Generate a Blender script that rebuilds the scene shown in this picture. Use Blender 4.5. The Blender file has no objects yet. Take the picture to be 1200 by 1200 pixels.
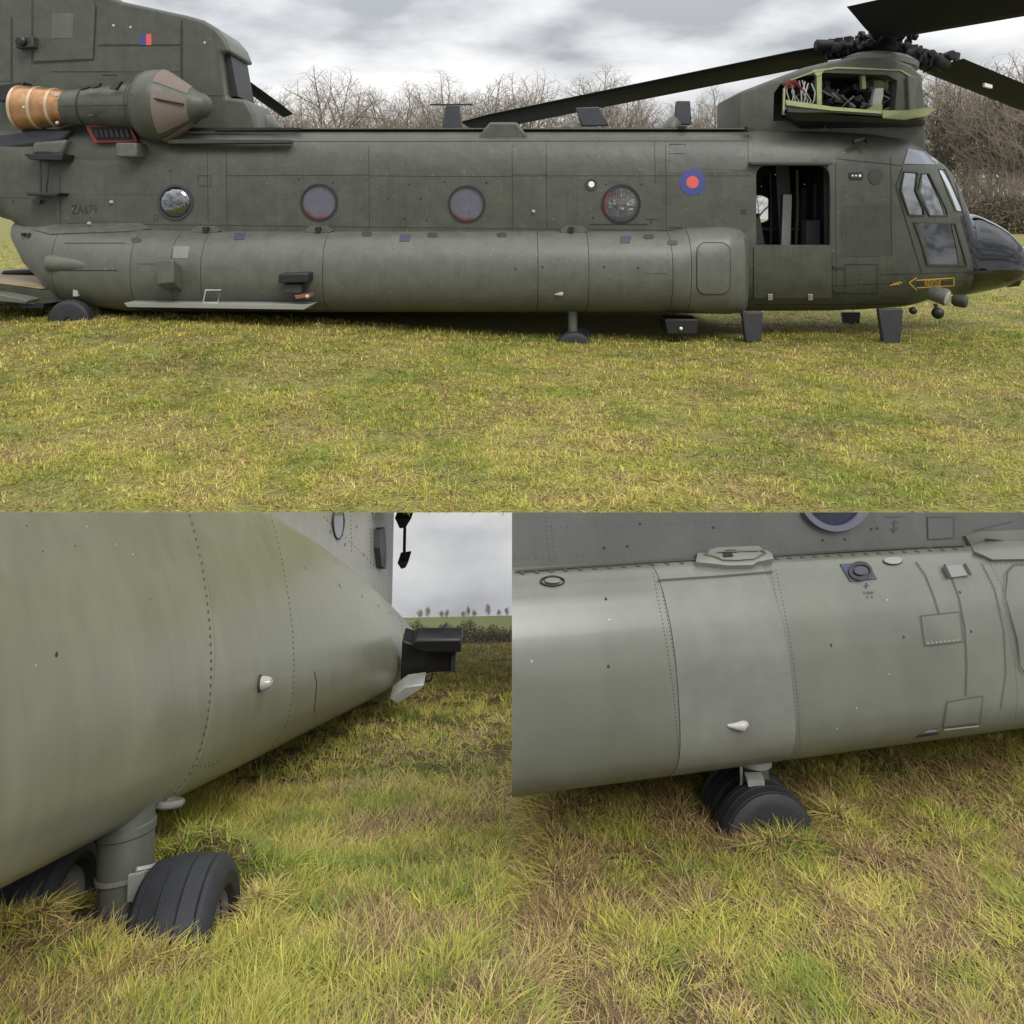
import bpy, bmesh, math, random
import numpy as np
from mathutils import Vector, Matrix
random.seed(7); rng = np.random.default_rng(11)
SC = bpy.context.scene
COL = SC.collection

# ------------------------------------------------------------------ camera, sky, sun, exposure
F, CX, CY, H = 900.0, 600.0, 250.0, 3.2          # focal length in 1200-px units, principal point, eye height
cam = bpy.data.cameras.new('camera'); camo = bpy.data.objects.new('camera', cam); COL.objects.link(camo)
camo.location = (0, 0, H); camo.rotation_euler = (math.pi/2, 0, 0)
cam.sensor_width = 36; cam.lens = 36*F/1200; cam.shift_y = -(600-CY)/1200
cam.clip_start = 0.05; cam.clip_end = 3000
SC.camera = camo
SUN_EL, SUN_AZ = math.radians(46), math.radians(148)     # azimuth measured from +Y towards +X
world = bpy.data.worlds.new('World'); SC.world = world; world.use_nodes = True
nt = world.node_tree; nt.nodes.clear()
def N(t, **k):
    n = nt.nodes.new(t)
    for a, b in k.items(): setattr(n, a, b)
    return n
def mth(op, a, b=None, c=None):
    n = N('ShaderNodeMath', operation=op)
    for i, v in enumerate((a, b, c)):
        if v is None: continue
        if isinstance(v, (int, float)): n.inputs[i].default_value = v
        else: nt.links.new(v, n.inputs[i])
    return n.outputs[0]
tc = N('ShaderNodeTexCoord'); sx = N('ShaderNodeSeparateXYZ'); nt.links.new(tc.outputs['Generated'], sx.inputs[0])
az = mth('ABSOLUTE', sx.outputs[2])
den = mth('MULTIPLY_ADD', az, .62, 0.10)
cmb = N('ShaderNodeCombineXYZ')
nt.links.new(mth('DIVIDE', sx.outputs[0], den), cmb.inputs[0]); nt.links.new(mth('DIVIDE', sx.outputs[1], den), cmb.inputs[1])
nt.links.new(mth('MULTIPLY', sx.outputs[2], 1.2), cmb.inputs[2])
nz = N('ShaderNodeTexNoise'); nz.inputs['Scale'].default_value = 0.75; nz.inputs['Detail'].default_value = 7; nz.inputs['Roughness'].default_value = .5
ofs = N('ShaderNodeVectorMath', operation='ADD'); ofs.inputs[1].default_value = (1.9, .7, 3.1); nt.links.new(cmb.outputs[0], ofs.inputs[0]); nt.links.new(ofs.outputs[0], nz.inputs['Vector'])
rp = N('ShaderNodeValToRGB'); el = rp.color_ramp.elements
el[0].position = .37; el[0].color = (.44, .455, .48, 1); el[1].position = .63; el[1].color = (1.10, 1.09, 1.07, 1)
e2 = el.new(.5); e2.color = (.84, .845, .85, 1)
nt.links.new(nz.outputs[0], rp.inputs[0])
SKY_Z = 2.1                                        # zenith luminance of the overcast (CIE overcast distribution)
lum = mth('MULTIPLY', mth('MULTIPLY_ADD', mth('MAXIMUM', sx.outputs[2], 0.0), 2.5, .90), SKY_Z/3.0)
lum = mth('ADD', lum, mth('MULTIPLY', mth('MAXIMUM', mth('MULTIPLY', sx.outputs[2], -1.0), 0.0), .30))
bgc = N('ShaderNodeBackground'); nt.links.new(rp.outputs[0], bgc.inputs[0]); nt.links.new(lum, bgc.inputs[1])
sky = N('ShaderNodeTexSky', sky_type='NISHITA'); sky.sun_disc = False
sky.sun_elevation = SUN_EL; sky.sun_rotation = SUN_AZ
bgs = N('ShaderNodeBackground'); bgs.inputs[1].default_value = .1; nt.links.new(sky.outputs[0], bgs.inputs[0])
mx = N('ShaderNodeMixShader'); mx.inputs[0].default_value = .93
nt.links.new(bgs.outputs[0], mx.inputs[1]); nt.links.new(bgc.outputs[0], mx.inputs[2])
wo = N('ShaderNodeOutputWorld'); nt.links.new(mx.outputs[0], wo.inputs[0])
sl = bpy.data.lights.new('sun', 'SUN'); sl.energy = 1.7; sl.angle = math.radians(25); sl.color = (1, .975, .94)
so = bpy.data.objects.new('sun', sl); COL.objects.link(so)
sd = Vector((math.sin(SUN_AZ)*math.cos(SUN_EL), math.cos(SUN_AZ)*math.cos(SUN_EL), math.sin(SUN_EL)))
so.rotation_euler = (-sd).to_track_quat('-Z', 'Y').to_euler()
SC.view_settings.view_transform = 'Standard'; SC.view_settings.look = 'None'
SC.view_settings.exposure = 0.15; SC.view_settings.gamma = 1.0
SC.view_settings.use_curve_mapping = False

# ------------------------------------------------------------------ materials
MATS = {}
def mat(name, col, rough=.5, metal=0.0, spec=.5, var=0.0, scale=6.0, bump=0.0, bscale=40.0, col2=None, sheen=0.0, wave=0.0):
    m = bpy.data.materials.new(name); m.use_nodes = True; t = m.node_tree; b = t.nodes['Principled BSDF']
    b.inputs['Base Color'].default_value = (*col, 1); b.inputs['Roughness'].default_value = rough
    b.inputs['Metallic'].default_value = metal; b.inputs['Specular IOR Level'].default_value = spec
    tcn = t.nodes.new('ShaderNodeTexCoord')
    if var > 0 or col2:
        n1 = t.nodes.new('ShaderNodeTexNoise'); n1.inputs['Scale'].default_value = scale; n1.inputs['Detail'].default_value = 8; n1.inputs['Roughness'].default_value = .65
        t.links.new(tcn.outputs['Object'], n1.inputs['Vector'])
        r = t.nodes.new('ShaderNodeValToRGB'); r.color_ramp.elements[0].position = .3; r.color_ramp.elements[1].position = .7
        c2 = col2 or tuple(min(1, x*(1+var)) for x in col)
        c1 = col if col2 else tuple(x*(1-var) for x in col)
        r.color_ramp.elements[0].color = (*c1, 1); r.color_ramp.elements[1].color = (*c2, 1)
        t.links.new(n1.outputs[0], r.inputs[0]); t.links.new(r.outputs[0], b.inputs['Base Color'])
        mr = t.nodes.new('ShaderNodeMapRange'); mr.inputs[3].default_value = max(0, rough-.1); mr.inputs[4].default_value = min(1, rough+.12)
        t.links.new(n1.outputs[0], mr.inputs[0]); t.links.new(mr.outputs[0], b.inputs['Roughness'])
    prev = None
    for amt, sc in ((bump, bscale), (wave, 1.7)):
        if amt <= 0: continue
        n2 = t.nodes.new('ShaderNodeTexNoise'); n2.inputs['Scale'].default_value = sc; n2.inputs['Detail'].default_value = 3
        t.links.new(tcn.outputs['Object'], n2.inputs['Vector'])
        bp = t.nodes.new('ShaderNodeBump'); bp.inputs['Strength'].default_value = 1.0; bp.inputs['Distance'].default_value = amt
        t.links.new(n2.outputs[0], bp.inputs['Height'])
        if prev: t.links.new(prev, bp.inputs['Normal'])
        prev = bp.outputs[0]
    if prev: t.links.new(prev, b.inputs['Normal'])
    MATS[name] = m; return m
def paint(name, col, rough=.5, wave=.012, streak=.18, spec=.5, bump=.0003, blot=.13):
    """flat military paint: mottled, with vertical weather streaks and faint waviness of the skin"""
    m = mat(name, col, rough, var=blot, scale=2.2, bump=bump, bscale=90, wave=wave, spec=spec)
    t = m.node_tree; b = t.nodes['Principled BSDF']
    src = b.inputs['Base Color'].links[0].from_socket
    tcn = t.nodes.new('ShaderNodeTexCoord'); mp = t.nodes.new('ShaderNodeMapping'); mp.inputs['Scale'].default_value = (7, 7, .45)
    n = t.nodes.new('ShaderNodeTexNoise'); n.inputs['Scale'].default_value = 1.6; n.inputs['Detail'].default_value = 7; n.inputs['Roughness'].default_value = .7
    t.links.new(tcn.outputs['Object'], mp.inputs[0]); t.links.new(mp.outputs[0], n.inputs['Vector'])
    r = t.nodes.new('ShaderNodeValToRGB'); r.color_ramp.elements[0].position = .35; r.color_ramp.elements[1].position = .75
    r.color_ramp.elements[0].color = (1-streak,)*3+(1,); r.color_ramp.elements[1].color = (1+streak*.9, 1+streak*.85, 1+streak*.7, 1)
    t.links.new(n.outputs[0], r.inputs[0])
    mm = t.nodes.new('ShaderNodeMix'); mm.data_type = 'RGBA'; mm.blend_type = 'MULTIPLY'; mm.inputs[0].default_value = 1
    t.links.new(src, mm.inputs[6]); t.links.new(r.outputs[0], mm.inputs[7]); t.links.new(mm.outputs[2], b.inputs['Base Color'])
    return m
OLIVE = paint('olive_paint', (.065, .070, .054), .47, wave=.03, streak=.12, blot=.20)
SPON = paint('sponson_paint', (.098, .102, .084), .42, wave=.012, streak=.10, blot=.17)
NEAR = paint('lit_flank_paint', (.205, .210, .150), .34, wave=.002, streak=.10, spec=.45, bump=.0001)  # helicopter paint lightened: brighter light on the near flank put into its colour
LWALL = paint('wall_sheen_paint', (.31, .305, .275), .4, wave=.006, streak=.12)  # grazing sky sheen on the receding wall put into the base colour
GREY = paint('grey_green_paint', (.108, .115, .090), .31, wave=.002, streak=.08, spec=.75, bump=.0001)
WALL = paint('wall_paint', (.072, .075, .068), .5, wave=.006, streak=.12)
DOLIVE = mat('dark_olive', (.038, .042, .032), .55, var=.2, scale=5)
SEAM = mat('seam_gap', (.022, .023, .018), .8)
RIVET = mat('rivet_grey', (.062, .063, .054), .5)
FSEAM = mat('fine_seam', (.045, .046, .038), .8)
LAMP = mat('lamp_lens', (.36, .355, .34), .25)
BLACK = mat('black_metal', (.012, .012, .013), .45, var=.3, scale=12)
SLATE = mat('slate_metal', (.035, .037, .043), .5, var=.2, scale=4)
RUBBER = mat('tyre_rubber', (.019, .020, .023), .62, var=.3, scale=9, bump=.0012, bscale=120)
RIMM = mat('rim_metal', (.16, .15, .13), .55, var=.4, scale=14)
COPPER = mat('heat_tinted_metal', (.30, .14, .06), .34, metal=.8, col2=(.50, .30, .16), scale=3.5)
BAND = mat('pale_metal_band', (.55, .42, .28), .35, metal=.6)
MESH = mat('tan_mesh', (.16, .125, .105), .75, var=.1, scale=30, bump=.003, bscale=160)
PRIMER = mat('green_primer', (.31, .34, .15), .5, var=.15, scale=5)
LGREY = mat('light_grey_metal', (.42, .42, .39), .4, metal=.2, var=.15, scale=8)
WHITE = mat('white_paint', (.75, .75, .72), .4, var=.05)
RED = mat('red_paint', (.22, .03, .026), .6, var=.3, scale=6)
ROUNDR = mat('roundel_red', (.60, .09, .09), .6)
BLUE = mat('roundel_blue', (.04, .055, .20), .6)
YELLOW = mat('yellow_paint', (.62, .38, .05), .55)
STENCIL = mat('black_stencil', (.02, .021, .02), .7)
PURPLE = mat('dull_blue_stencil', (.045, .047, .075), .7)
WOOD = mat('ramp_floor', (.23, .165, .085), .55, col2=(.36, .28, .16), scale=2.5, var=.1)
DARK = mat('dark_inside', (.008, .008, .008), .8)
REFLECT_PANE = mat('reflection_pane', (.105, .105, .135), .12, var=.12, scale=4)  # pale reflection on the glass put into an opaque pane colour
EARTH = mat('bare_earth', (.075, .052, .034), .95, col2=(.15, .11, .075), scale=9, bump=.03, bscale=14)
BARK = mat('bark', (.10, .083, .066), .9, col2=(.17, .145, .115), scale=1.2)
TWIG = mat('twigs', (.19, .155, .12), .9, col2=(.31, .265, .20), scale=.12)
def glass(name, tint, gl=1.0, rough=.03, add=.04):
    m = bpy.data.materials.new(name); m.use_nodes = True; t = m.node_tree; t.nodes.clear()
    o = t.nodes.new('ShaderNodeOutputMaterial'); x = t.nodes.new('ShaderNodeMixShader'); tr = t.nodes.new('ShaderNodeBsdfTransparent'); g = t.nodes.new('ShaderNodeBsdfGlossy')
    fr = t.nodes.new('ShaderNodeFresnel'); fr.inputs[0].default_value = 1.6
    k = t.nodes.new('ShaderNodeMath'); k.operation = 'MULTIPLY_ADD'; k.inputs[1].default_value = gl; k.inputs[2].default_value = add
    tr.inputs[0].default_value = (*tint, 1); g.inputs['Roughness'].default_value = rough; g.inputs[0].default_value = (.93, .96, 1, 1)
    t.links.new(fr.outputs[0], k.inputs[0]); t.links.new(k.outputs[0], x.inputs[0]); t.links.new(tr.outputs[0], x.inputs[1]); t.links.new(g.outputs[0], x.inputs[2]); t.links.new(x.outputs[0], o.inputs[0])
    return m
GLASS = glass('window_glass', (.55, .58, .60), 1.8)
NOSEG = glass('nose_glass', (.06, .065, .065), 1.0, .05, .02)
COCKG = glass('cockpit_glass', (.45, .47, .50), 1.5, .05, .26)
BUBG = glass('bubble_glass', (.10, .10, .11), 3.2, .03)

# ------------------------------------------------------------------ helpers
def at(px, py, Y): return Vector(((px-CX)/F*Y, Y, H-(py-CY)/F*Y))
def ray(px, py): return np.array([(px-CX)/F, 1.0, -(py-CY)/F])
EYE = np.array([0, 0, H])
class MB:
    def __init__(s): s.v = []; s.f = []
    def add(s, vs, fs):
        o = len(s.v); s.v += [tuple(p) for p in vs]; s.f += [tuple(i+o for i in f) for f in fs]; return s
    def box(s, c, size, R=None):
        R = R or Matrix.Identity(3); c = Vector(c); vs = []
        for x in (-.5, .5):
            for y in (-.5, .5):
                for z in (-.5, .5): vs.append(c + R @ Vector((x*size[0], y*size[1], z*size[2])))
        return s.add(vs, [(0,1,3,2),(4,6,7,5),(0,4,5,1),(2,3,7,6),(0,2,6,4),(1,5,7,3)])
    def hexa(s, front, back):
        """solid between two equal polygons (front seen counter-clockwise)"""
        n = len(front)
        return s.add(list(front)+list(back), [tuple(range(n)), tuple(range(2*n-1, n-1, -1))] + [((i+1) % n, i, n+i, n+(i+1) % n) for i in range(n)])
    def prism(s, poly, Y0, Y1):
        """pixel polygon stood up at depth Y0, pushed back square to depth Y1"""
        f = [at(x, y, Y0) for x, y in poly]; return s.hexa(f, [p + Vector((0, Y1-Y0, 0)) for p in f])
    def tube(s, pts, r, seg=6, caps=True):
        pts = [Vector(p) for p in pts]; n = len(pts); rs = r if isinstance(r, (list, tuple)) else [r]*n; rings = []
        for i, p in enumerate(pts):
            d = (pts[min(i+1, n-1)] - pts[max(i-1, 0)]).normalized()
            a = d.cross(Vector((0, 0, 1)) if abs(d.z) < .9 else Vector((1, 0, 0))).normalized(); b = d.cross(a)
            rings.append([p + rs[i]*(math.cos(2*math.pi*k/seg)*a + math.sin(2*math.pi*k/seg)*b) for k in range(seg)])
        return s.loft(rings, True, caps)
    def loft(s, rings, closed=True, caps=True):
        m = len(rings[0]); vs = [p for r in rings for p in r]; fs = []
        for i in range(len(rings)-1):
            for k in range(m if closed else m-1):
                k2 = (k+1) % m; fs.append((i*m+k, i*m+k2, (i+1)*m+k2, (i+1)*m+k))
        if caps and closed: fs += [tuple(range(m-1, -1, -1)), tuple((len(rings)-1)*m+k for k in range(m))]
        return s.add(vs, fs)
    def lathe(s, prof, c, axis, seg=32, arc=None, caps=True):
        """prof: (distance along the axis, radius)"""
        c = Vector(c); ax = Vector(axis).normalized(); a = ax.cross(Vector((0, 0, 1)) if abs(ax.z) < .9 else Vector((0, 1, 0))).normalized(); b = ax.cross(a)
        if arc: angs = [arc[0]+(arc[1]-arc[0])*k/(seg-1) for k in range(seg)]
        else: angs = [2*math.pi*k/seg for k in range(seg)]
        return s.loft([[c + ax*d + max(r, 1e-4)*(math.cos(t)*a + math.sin(t)*b) for t in angs] for d, r in prof], arc is None, caps)
    def ball(s, c, r, seg=8):
        return s.lathe([(-r*math.cos(math.pi*i/seg), r*math.sin(math.pi*i/seg)) for i in range(seg+1)], c, (0, 0, 1), seg+2, caps=False)
    def build(s, name, m, parent=None, ang=35, bevel=0, bseg=2, loc=None):
        me = bpy.data.meshes.new(name)
        org = Vector(parent['org']) if parent is not None else (Vector(loc) if loc is not None else Vector((0, 0, 0)))
        me.from_pydata([tuple(Vector(p)-org) for p in s.v], [], s.f)
        bm = bmesh.new(); bm.from_mesh(me); bmesh.ops.recalc_face_normals(bm, faces=bm.faces); bm.to_mesh(me); bm.free()
        me.materials.append(m); o = bpy.data.objects.new(name, me); COL.objects.link(o)
        if ang: 
            me.polygons.foreach_set('use_smooth', [True]*len(me.polygons)); me.set_sharp_from_angle(angle=math.radians(ang))
        if parent is not None: o.parent = parent; o['org'] = parent['org']
        else: o.location = org; o['org'] = tuple(org)
        if bevel:
            b = o.modifiers.new('bevel', 'BEVEL'); b.width = bevel; b.segments = bseg; b.limit_method = 'ANGLE'
        return o
def tag(o, label=None, cat=None, group=None, kind=None):
    for k, v in (('label', label), ('category', cat), ('group', group), ('kind', kind)):
        if v: o[k] = v
    return o
def thing(name, loc, label, cat, group=None):
    o = bpy.data.objects.new(name, None); COL.objects.link(o); o.location = loc; o['org'] = tuple(loc); o.empty_display_size = .3
    return tag(o, label, cat, group)
def sub(o, parent):
    """hang a built mesh (made with the same origin) under a part"""
    o.parent = parent; return o
class Surf:
    """a surface given by an implicit function: negative inside"""
    def __init__(s, G, t0, t1, n=70): s.G, s.t0, s.t1, s.n = G, t0, t1, n
    def hit(s, px, py):
        d = ray(px, py); lo = None; prev = s.t0
        for i in range(1, s.n+1):
            t = s.t0+(s.t1-s.t0)*i/s.n
            if s.G(EYE+d*t) < 0: lo = prev; hi = t; break
            prev = t
        if lo is None: return None
        for _ in range(22):
            m = (lo+hi)/2
            if s.G(EYE+d*m) < 0: hi = m
            else: lo = m
        return EYE+d*hi
    def pn(s, px, py, off=0.0):
        p = s.hit(px, py)
        if p is None: return None, None
        e = 2e-3; g = np.array([s.G(p+np.eye(3)[i]*e)-s.G(p-np.eye(3)[i]*e) for i in range(3)])
        l = np.linalg.norm(g); g = g/l if l > 1e-9 else np.array([0, -1, 0])
        return Vector(p+g*off), Vector(g)
def circ(cx, cy, rx, ry=None, n=24): return [(cx+rx*math.cos(2*math.pi*k/n), cy-(ry or rx)*math.sin(2*math.pi*k/n)) for k in range(n)]
def rrect(x0, y0, x1, y1, r, n=4):
    o = []
    for cx, cy, a in ((x1-r, y0+r, 0), (x0+r, y0+r, 90), (x0+r, y1-r, 180), (x1-r, y1-r, 270)):
        for k in range(n+1):
            t = math.radians(a+90*k/n); o.append((cx+r*math.cos(t), cy-r*math.sin(t)))
    return o
def dens(poly, step):
    o = []
    for i, p in enumerate(poly):
        q = poly[(i+1) % len(poly)]; n = max(1, int(math.dist(p, q)/step))
        o += [(p[0]+(q[0]-p[0])*k/n, p[1]+(q[1]-p[1])*k/n) for k in range(n)]
    return o
def patch(mb, poly, S, off=.006, thick=.02, step=9, rings=(.75, .5, .25)):
    """a plate following surface S with the outline poly (pixels)"""
    poly = dens(poly, step); cx = sum(p[0] for p in poly)/len(poly); cy = sum(p[1] for p in poly)/len(poly)
    fr, bk, nrm = [], [], []
    def P(x, y, o): 
        p, n = S.pn(x, y, o); return p if p is not None else None
    for x, y in poly:
        p, n = S.pn(x, y, 0)
        if p is None: return mb
        fr.append(p+n*off); bk.append(p+n*(off-thick))
    layers = [bk, fr]
    for k in rings:
        L = [P(cx+(x-cx)*k, cy+(y-cy)*k, off) for x, y in poly]
        if any(q is None for q in L): return mb
        layers.append(L)
    c = P(cx, cy, off); m = len(poly); o = len(mb.v)
    mb.loft(layers, True, False); mb.add([c], []); ci = len(mb.v)-1; b = o+(len(layers)-1)*m
    mb.f += [(b+k, b+(k+1) % m, ci) for k in range(m)]
    return mb
def ring(mb, poly, S, w, off=.006, thick=.02, step=9):
    """a frame strip of width w (pixels) round the outline"""
    poly = dens(poly, step); cx = sum(p[0] for p in poly)/len(poly); cy = sum(p[1] for p in poly)/len(poly)
    A, B, C, D = [], [], [], []
    for x, y in poly:
        d = math.hypot(x-cx, y-cy); q = (x+(x-cx)/d*w, y+(y-cy)/d*w)
        p, n = S.pn(x, y); p2, n2 = S.pn(*q)
        if p is None or p2 is None: return mb
        A.append(p+n*(off-thick)); B.append(p+n*off); C.append(p2+n2*off); D.append(p2+n2*(off-thick))
    return mb.loft([A, B, C, D], True, False)
def seam(mb, pts, S, w=.9, off=.004, step=7, closed=False):
    """thin ribbon along a pixel polyline, lying on S"""
    P = []
    seq = list(pts)+([pts[0]] if closed else [])
    for i in range(len(seq)-1):
        n = max(1, int(math.dist(seq[i], seq[i+1])/step))
        P += [(seq[i][0]+(seq[i+1][0]-seq[i][0])*k/n, seq[i][1]+(seq[i+1][1]-seq[i][1])*k/n) for k in range(n)]
    P.append(seq[-1]); L, R = [], []
    for i, p in enumerate(P):
        a, b = P[max(i-1, 0)], P[min(i+1, len(P)-1)]; d = math.dist(a, b) or 1; nx, ny = -(b[1]-a[1])/d, (b[0]-a[0])/d
        q1, _ = S.pn(p[0]+nx*w/2, p[1]+ny*w/2, off); q2, _ = S.pn(p[0]-nx*w/2, p[1]-ny*w/2, off)
        if q1 is None or q2 is None: continue
        L.append(q1); R.append(q2)
    if len(L) > 1: mb.loft([L, R], False, False)
    return mb
def dots(mb, pts, S, r, h=.5, seg=6):
    for x, y in pts:
        p, n = S.pn(x, y)
        if p is not None: mb.lathe([(-r*.3, r), (r*h*.6, r*.85), (r*h, r*.3)], p, n, seg)
    return mb
def along(pts, step):
    o = []; carry = 0
    for i in range(len(pts)-1):
        d = math.dist(pts[i], pts[i+1]); t = carry
        while t < d: o.append((pts[i][0]+(pts[i+1][0]-pts[i][0])*t/d, pts[i][1]+(pts[i+1][1]-pts[i][1])*t/d)); t += step
        carry = t-d
    return o
def text(body, x0, y0, x1, y1, S, m, name, parent, off=.006):
    """lettering laid on S in the pixel box x0..x1, y0..y1"""
    cu = bpy.data.curves.new(name, 'FONT'); cu.body = body; cu.resolution_u = 2; o = bpy.data.objects.new(name, cu); COL.objects.link(o)
    bpy.context.view_layer.update(); me = bpy.data.meshes.new_from_object(o.evaluated_get(bpy.context.evaluated_depsgraph_get()))
    bpy.data.objects.remove(o); vs = [v.co.copy() for v in me.vertices]; mb = MB()
    ax, bx = min(v.x for v in vs), max(v.x for v in vs); ay, by = min(v.y for v in vs), max(v.y for v in vs)
    P = [S.pn(x0+(v.x-ax)/(bx-ax)*(x1-x0), y1-(v.y-ay)/(by-ay)*(y1-y0), off)[0] for v in vs]
    mb.add(P, [tuple(p.vertices) for p in me.polygons]); bpy.data.meshes.remove(me)
    return mb.build(name, m, parent, ang=0)
def evaluated(o):
    bpy.context.view_layer.update(); me = bpy.data.meshes.new_from_object(o.evaluated_get(bpy.context.evaluated_depsgraph_get()))
    old = o.data; o.modifiers.clear(); o.data = me; bpy.data.meshes.remove(old); return o
def boolean(o, cut, op='DIFFERENCE'):
    b = o.modifiers.new('cut', 'BOOLEAN'); b.object = cut; b.operation = op; b.solver = 'EXACT'
def kill(o): 
    me = o.data; bpy.data.objects.remove(o); bpy.data.meshes.remove(me)
def clip(o, co, no, cap=True):
    """cut a mesh by a plane, keep the side away from `no`, close the cut"""
    bm = bmesh.new(); bm.from_mesh(o.data); org = Vector(o['org'])
    g = bmesh.ops.bisect_plane(bm, geom=bm.verts[:]+bm.edges[:]+bm.faces[:], plane_co=Vector(co)-org, plane_no=Vector(no), clear_outer=True)
    if cap:
        ed = [e for e in g['geom_cut'] if isinstance(e, bmesh.types.BMEdge)]
        try: bmesh.ops.contextual_create(bm, geom=ed)
        except Exception: pass
    bm.to_mesh(o.data); bm.free(); o.data.set_sharp_from_angle(angle=math.radians(38)); return o
def vnoise(x, y, sc, seed=0):
    """smooth value noise on arrays"""
    r = np.random.default_rng(seed); T = r.random((64, 64)); x = x*sc; y = y*sc
    xi = np.floor(x).astype(int); yi = np.floor(y).astype(int); fx = x-xi; fy = y-yi; fx = fx*fx*(3-2*fx); fy = fy*fy*(3-2*fy)
    a = T[xi % 64, yi % 64]; b = T[(xi+1) % 64, yi % 64]; c = T[xi % 64, (yi+1) % 64]; d = T[(xi+1) % 64, (yi+1) % 64]
    return (a*(1-fx)+b*fx)*(1-fy)+(c*(1-fx)+d*fx)*fy
def fbm(x, y, sc, seed=0): return (vnoise(x, y, sc, seed)+.5*vnoise(x, y, sc*2.1, seed+1)+.25*vnoise(x, y, sc*4.3, seed+2))/1.75
def sstep(x, a, b): t = np.clip((x-a)/(b-a), 0, 1); return t*t*(3-2*t)

# ------------------------------------------------------------------ ground
SL = (735-CY)/F                                     # fall of the lower left slope
SR = (520-CY)/F                                     # fall of the lower right slope
DL, DR = .90, 1.43
EDGE = H*F/(600.5-CY)                               # lip of the upper terrace
BLW = at(213, 1108, 2.26)                           # hub of the sunk wheel, lower left
BRW = (.945, 2.80)
def ground_up(x, y): return .62*sstep(-x, -3, 9.5)*sstep(y, 11, 18.4) + .42*sstep(y, 20.6, 23.5)*sstep(-x, -6.2, -4.5)*sstep(x, -9, -4) + .05*(fbm(x, y, .55, 5)-.5)*sstep(y, EDGE, EDGE+1.2) + .015*(vnoise(x, y, 3.1, 8)-.5)*sstep(y, EDGE, EDGE+.5)  # rise beyond the machine added to shut light out under the belly
def ground_low(x, y):
    zl = H-DL-SL*y; zr = H-DR-SR*y
    far = H-(752-CY)/F*26
    zl = np.where(y > 18, zl+(H-DL-SL*18-(H-DL-SL*26) - (H-DL-SL*18-far))*sstep(y, 18, 26)+0*y, zl)
    b = sstep(x, .0, .16)*(1-sstep(y, 4.6, 8.0))
    z = zl*(1-b)+zr*b
    z = z + .05*(fbm(x, y, 1.9, 21)-.5)*np.clip(y/4, .3, 2) + .02*(vnoise(x, y, 9, 23)-.5)
    # rut of the sunk wheel with its thrown-up turf
    def gs(cx, cy, rx, ry): return np.exp(-(((x-cx)/rx)**2+((y-cy)/ry)**2))
    rough = .55+.9*fbm(x, y, 15, 71)+.25*(vnoise(x, y, 48, 75)-.5)
    z = z - .10*gs(BLW.x-.12, BLW.y+.10, .26, .15)
    z = z + .125*gs(-1.31, 2.11, .165, .075)*rough + .17*gs(-1.06, 2.70, .24, .11)*rough + .085*gs(-.80, 2.42, .07, .16)*rough + .03*gs(-.98, 2.02, .14, .05)*rough
    z = z + .05*gs(BRW[0]+.02, BRW[1]-.10, .17, .05)*rough + .045*gs(BRW[0]+.27, BRW[1]+.08, .08, .10)*rough
    return z
def sheet(name, fn, ys, us, m, kind='structure', hole=None):
    V, Fc = [], []; Y, U = np.meshgrid(ys, us, indexing='ij'); X = U*Y; Z = fn(X, Y)
    me = bpy.data.meshes.new(name); n, k = Y.shape
    fs = [(i*k+j, i*k+j+1, (i+1)*k+j+1, (i+1)*k+j) for i in range(n-1) for j in range(k-1)]
    if hole:                                        # unseen opening behind the big machine, made to let sky light down below
        fs = [f for f in fs if not (hole[0] < ys[f[0]//k] and ys[f[2]//k] < hole[1] and hole[2] < us[f[0] % k] and us[f[1] % k] < hole[3])]
    me.from_pydata(np.stack([X, Y, Z], -1).reshape(-1, 3).tolist(), [], fs); me.materials.append(m)
    me.polygons.foreach_set('use_smooth', [True]*len(me.polygons))
    o = bpy.data.objects.new(name, me); COL.objects.link(o); o['kind'] = kind; return o
def soil(name, a, b, c, sc):
    m = bpy.data.materials.new(name); m.use_nodes = True; t = m.node_tree; bs = t.nodes['Principled BSDF']; bs.inputs['Roughness'].default_value = .95; bs.inputs['Specular IOR Level'].default_value = .15
    g = t.nodes.new('ShaderNodeNewGeometry'); prev = None
    for i, (s, lo, hi) in enumerate(((sc, .42, .6), (sc*9, .45, .62))):
        n = t.nodes.new('ShaderNodeTexNoise'); n.inputs['Scale'].default_value = s; n.inputs['Detail'].default_value = 8; n.inputs['Roughness'].default_value = .7
        t.links.new(g.outputs['Position'], n.inputs['Vector'])
        r = t.nodes.new('ShaderNodeMapRange'); r.inputs[1].default_value = lo; r.inputs[2].default_value = hi; t.links.new(n.outputs[0], r.inputs[0])
        mm = t.nodes.new('ShaderNodeMix'); mm.data_type = 'RGBA'; t.links.new(r.outputs[0], mm.inputs[0])
        if prev: t.links.new(prev, mm.inputs[6])
        else: mm.inputs[6].default_value = (*a, 1)
        mm.inputs[7].default_value = (*((b, c)[i]), 1); prev = mm.outputs[2]
        if i == 1:
            bp = t.nodes.new('ShaderNodeBump'); bp.inputs['Distance'].default_value = .03; t.links.new(n.outputs[0], bp.inputs['Height']); t.links.new(bp.outputs[0], bs.inputs['Normal'])
    t.links.new(prev, bs.inputs['Base Color']); return m
SOIL_UP = soil('meadow_ground', (.165, .172, .048), (.175, .145, .065), (.215, .21, .065), .5)
SOIL_LO = soil('turf_ground', (.08, .072, .028), (.105, .072, .042), (.14, .12, .05), 1.6)
us = np.linspace(-1.05, 1.05, 90)
sheet('field', ground_up, np.concatenate([np.geomspace(EDGE, 30, 60), np.geomspace(33, 420, 24)]), np.linspace(-.92, .92, 81), SOIL_UP, hole=(24.2, 165, -.455, .18))
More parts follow.
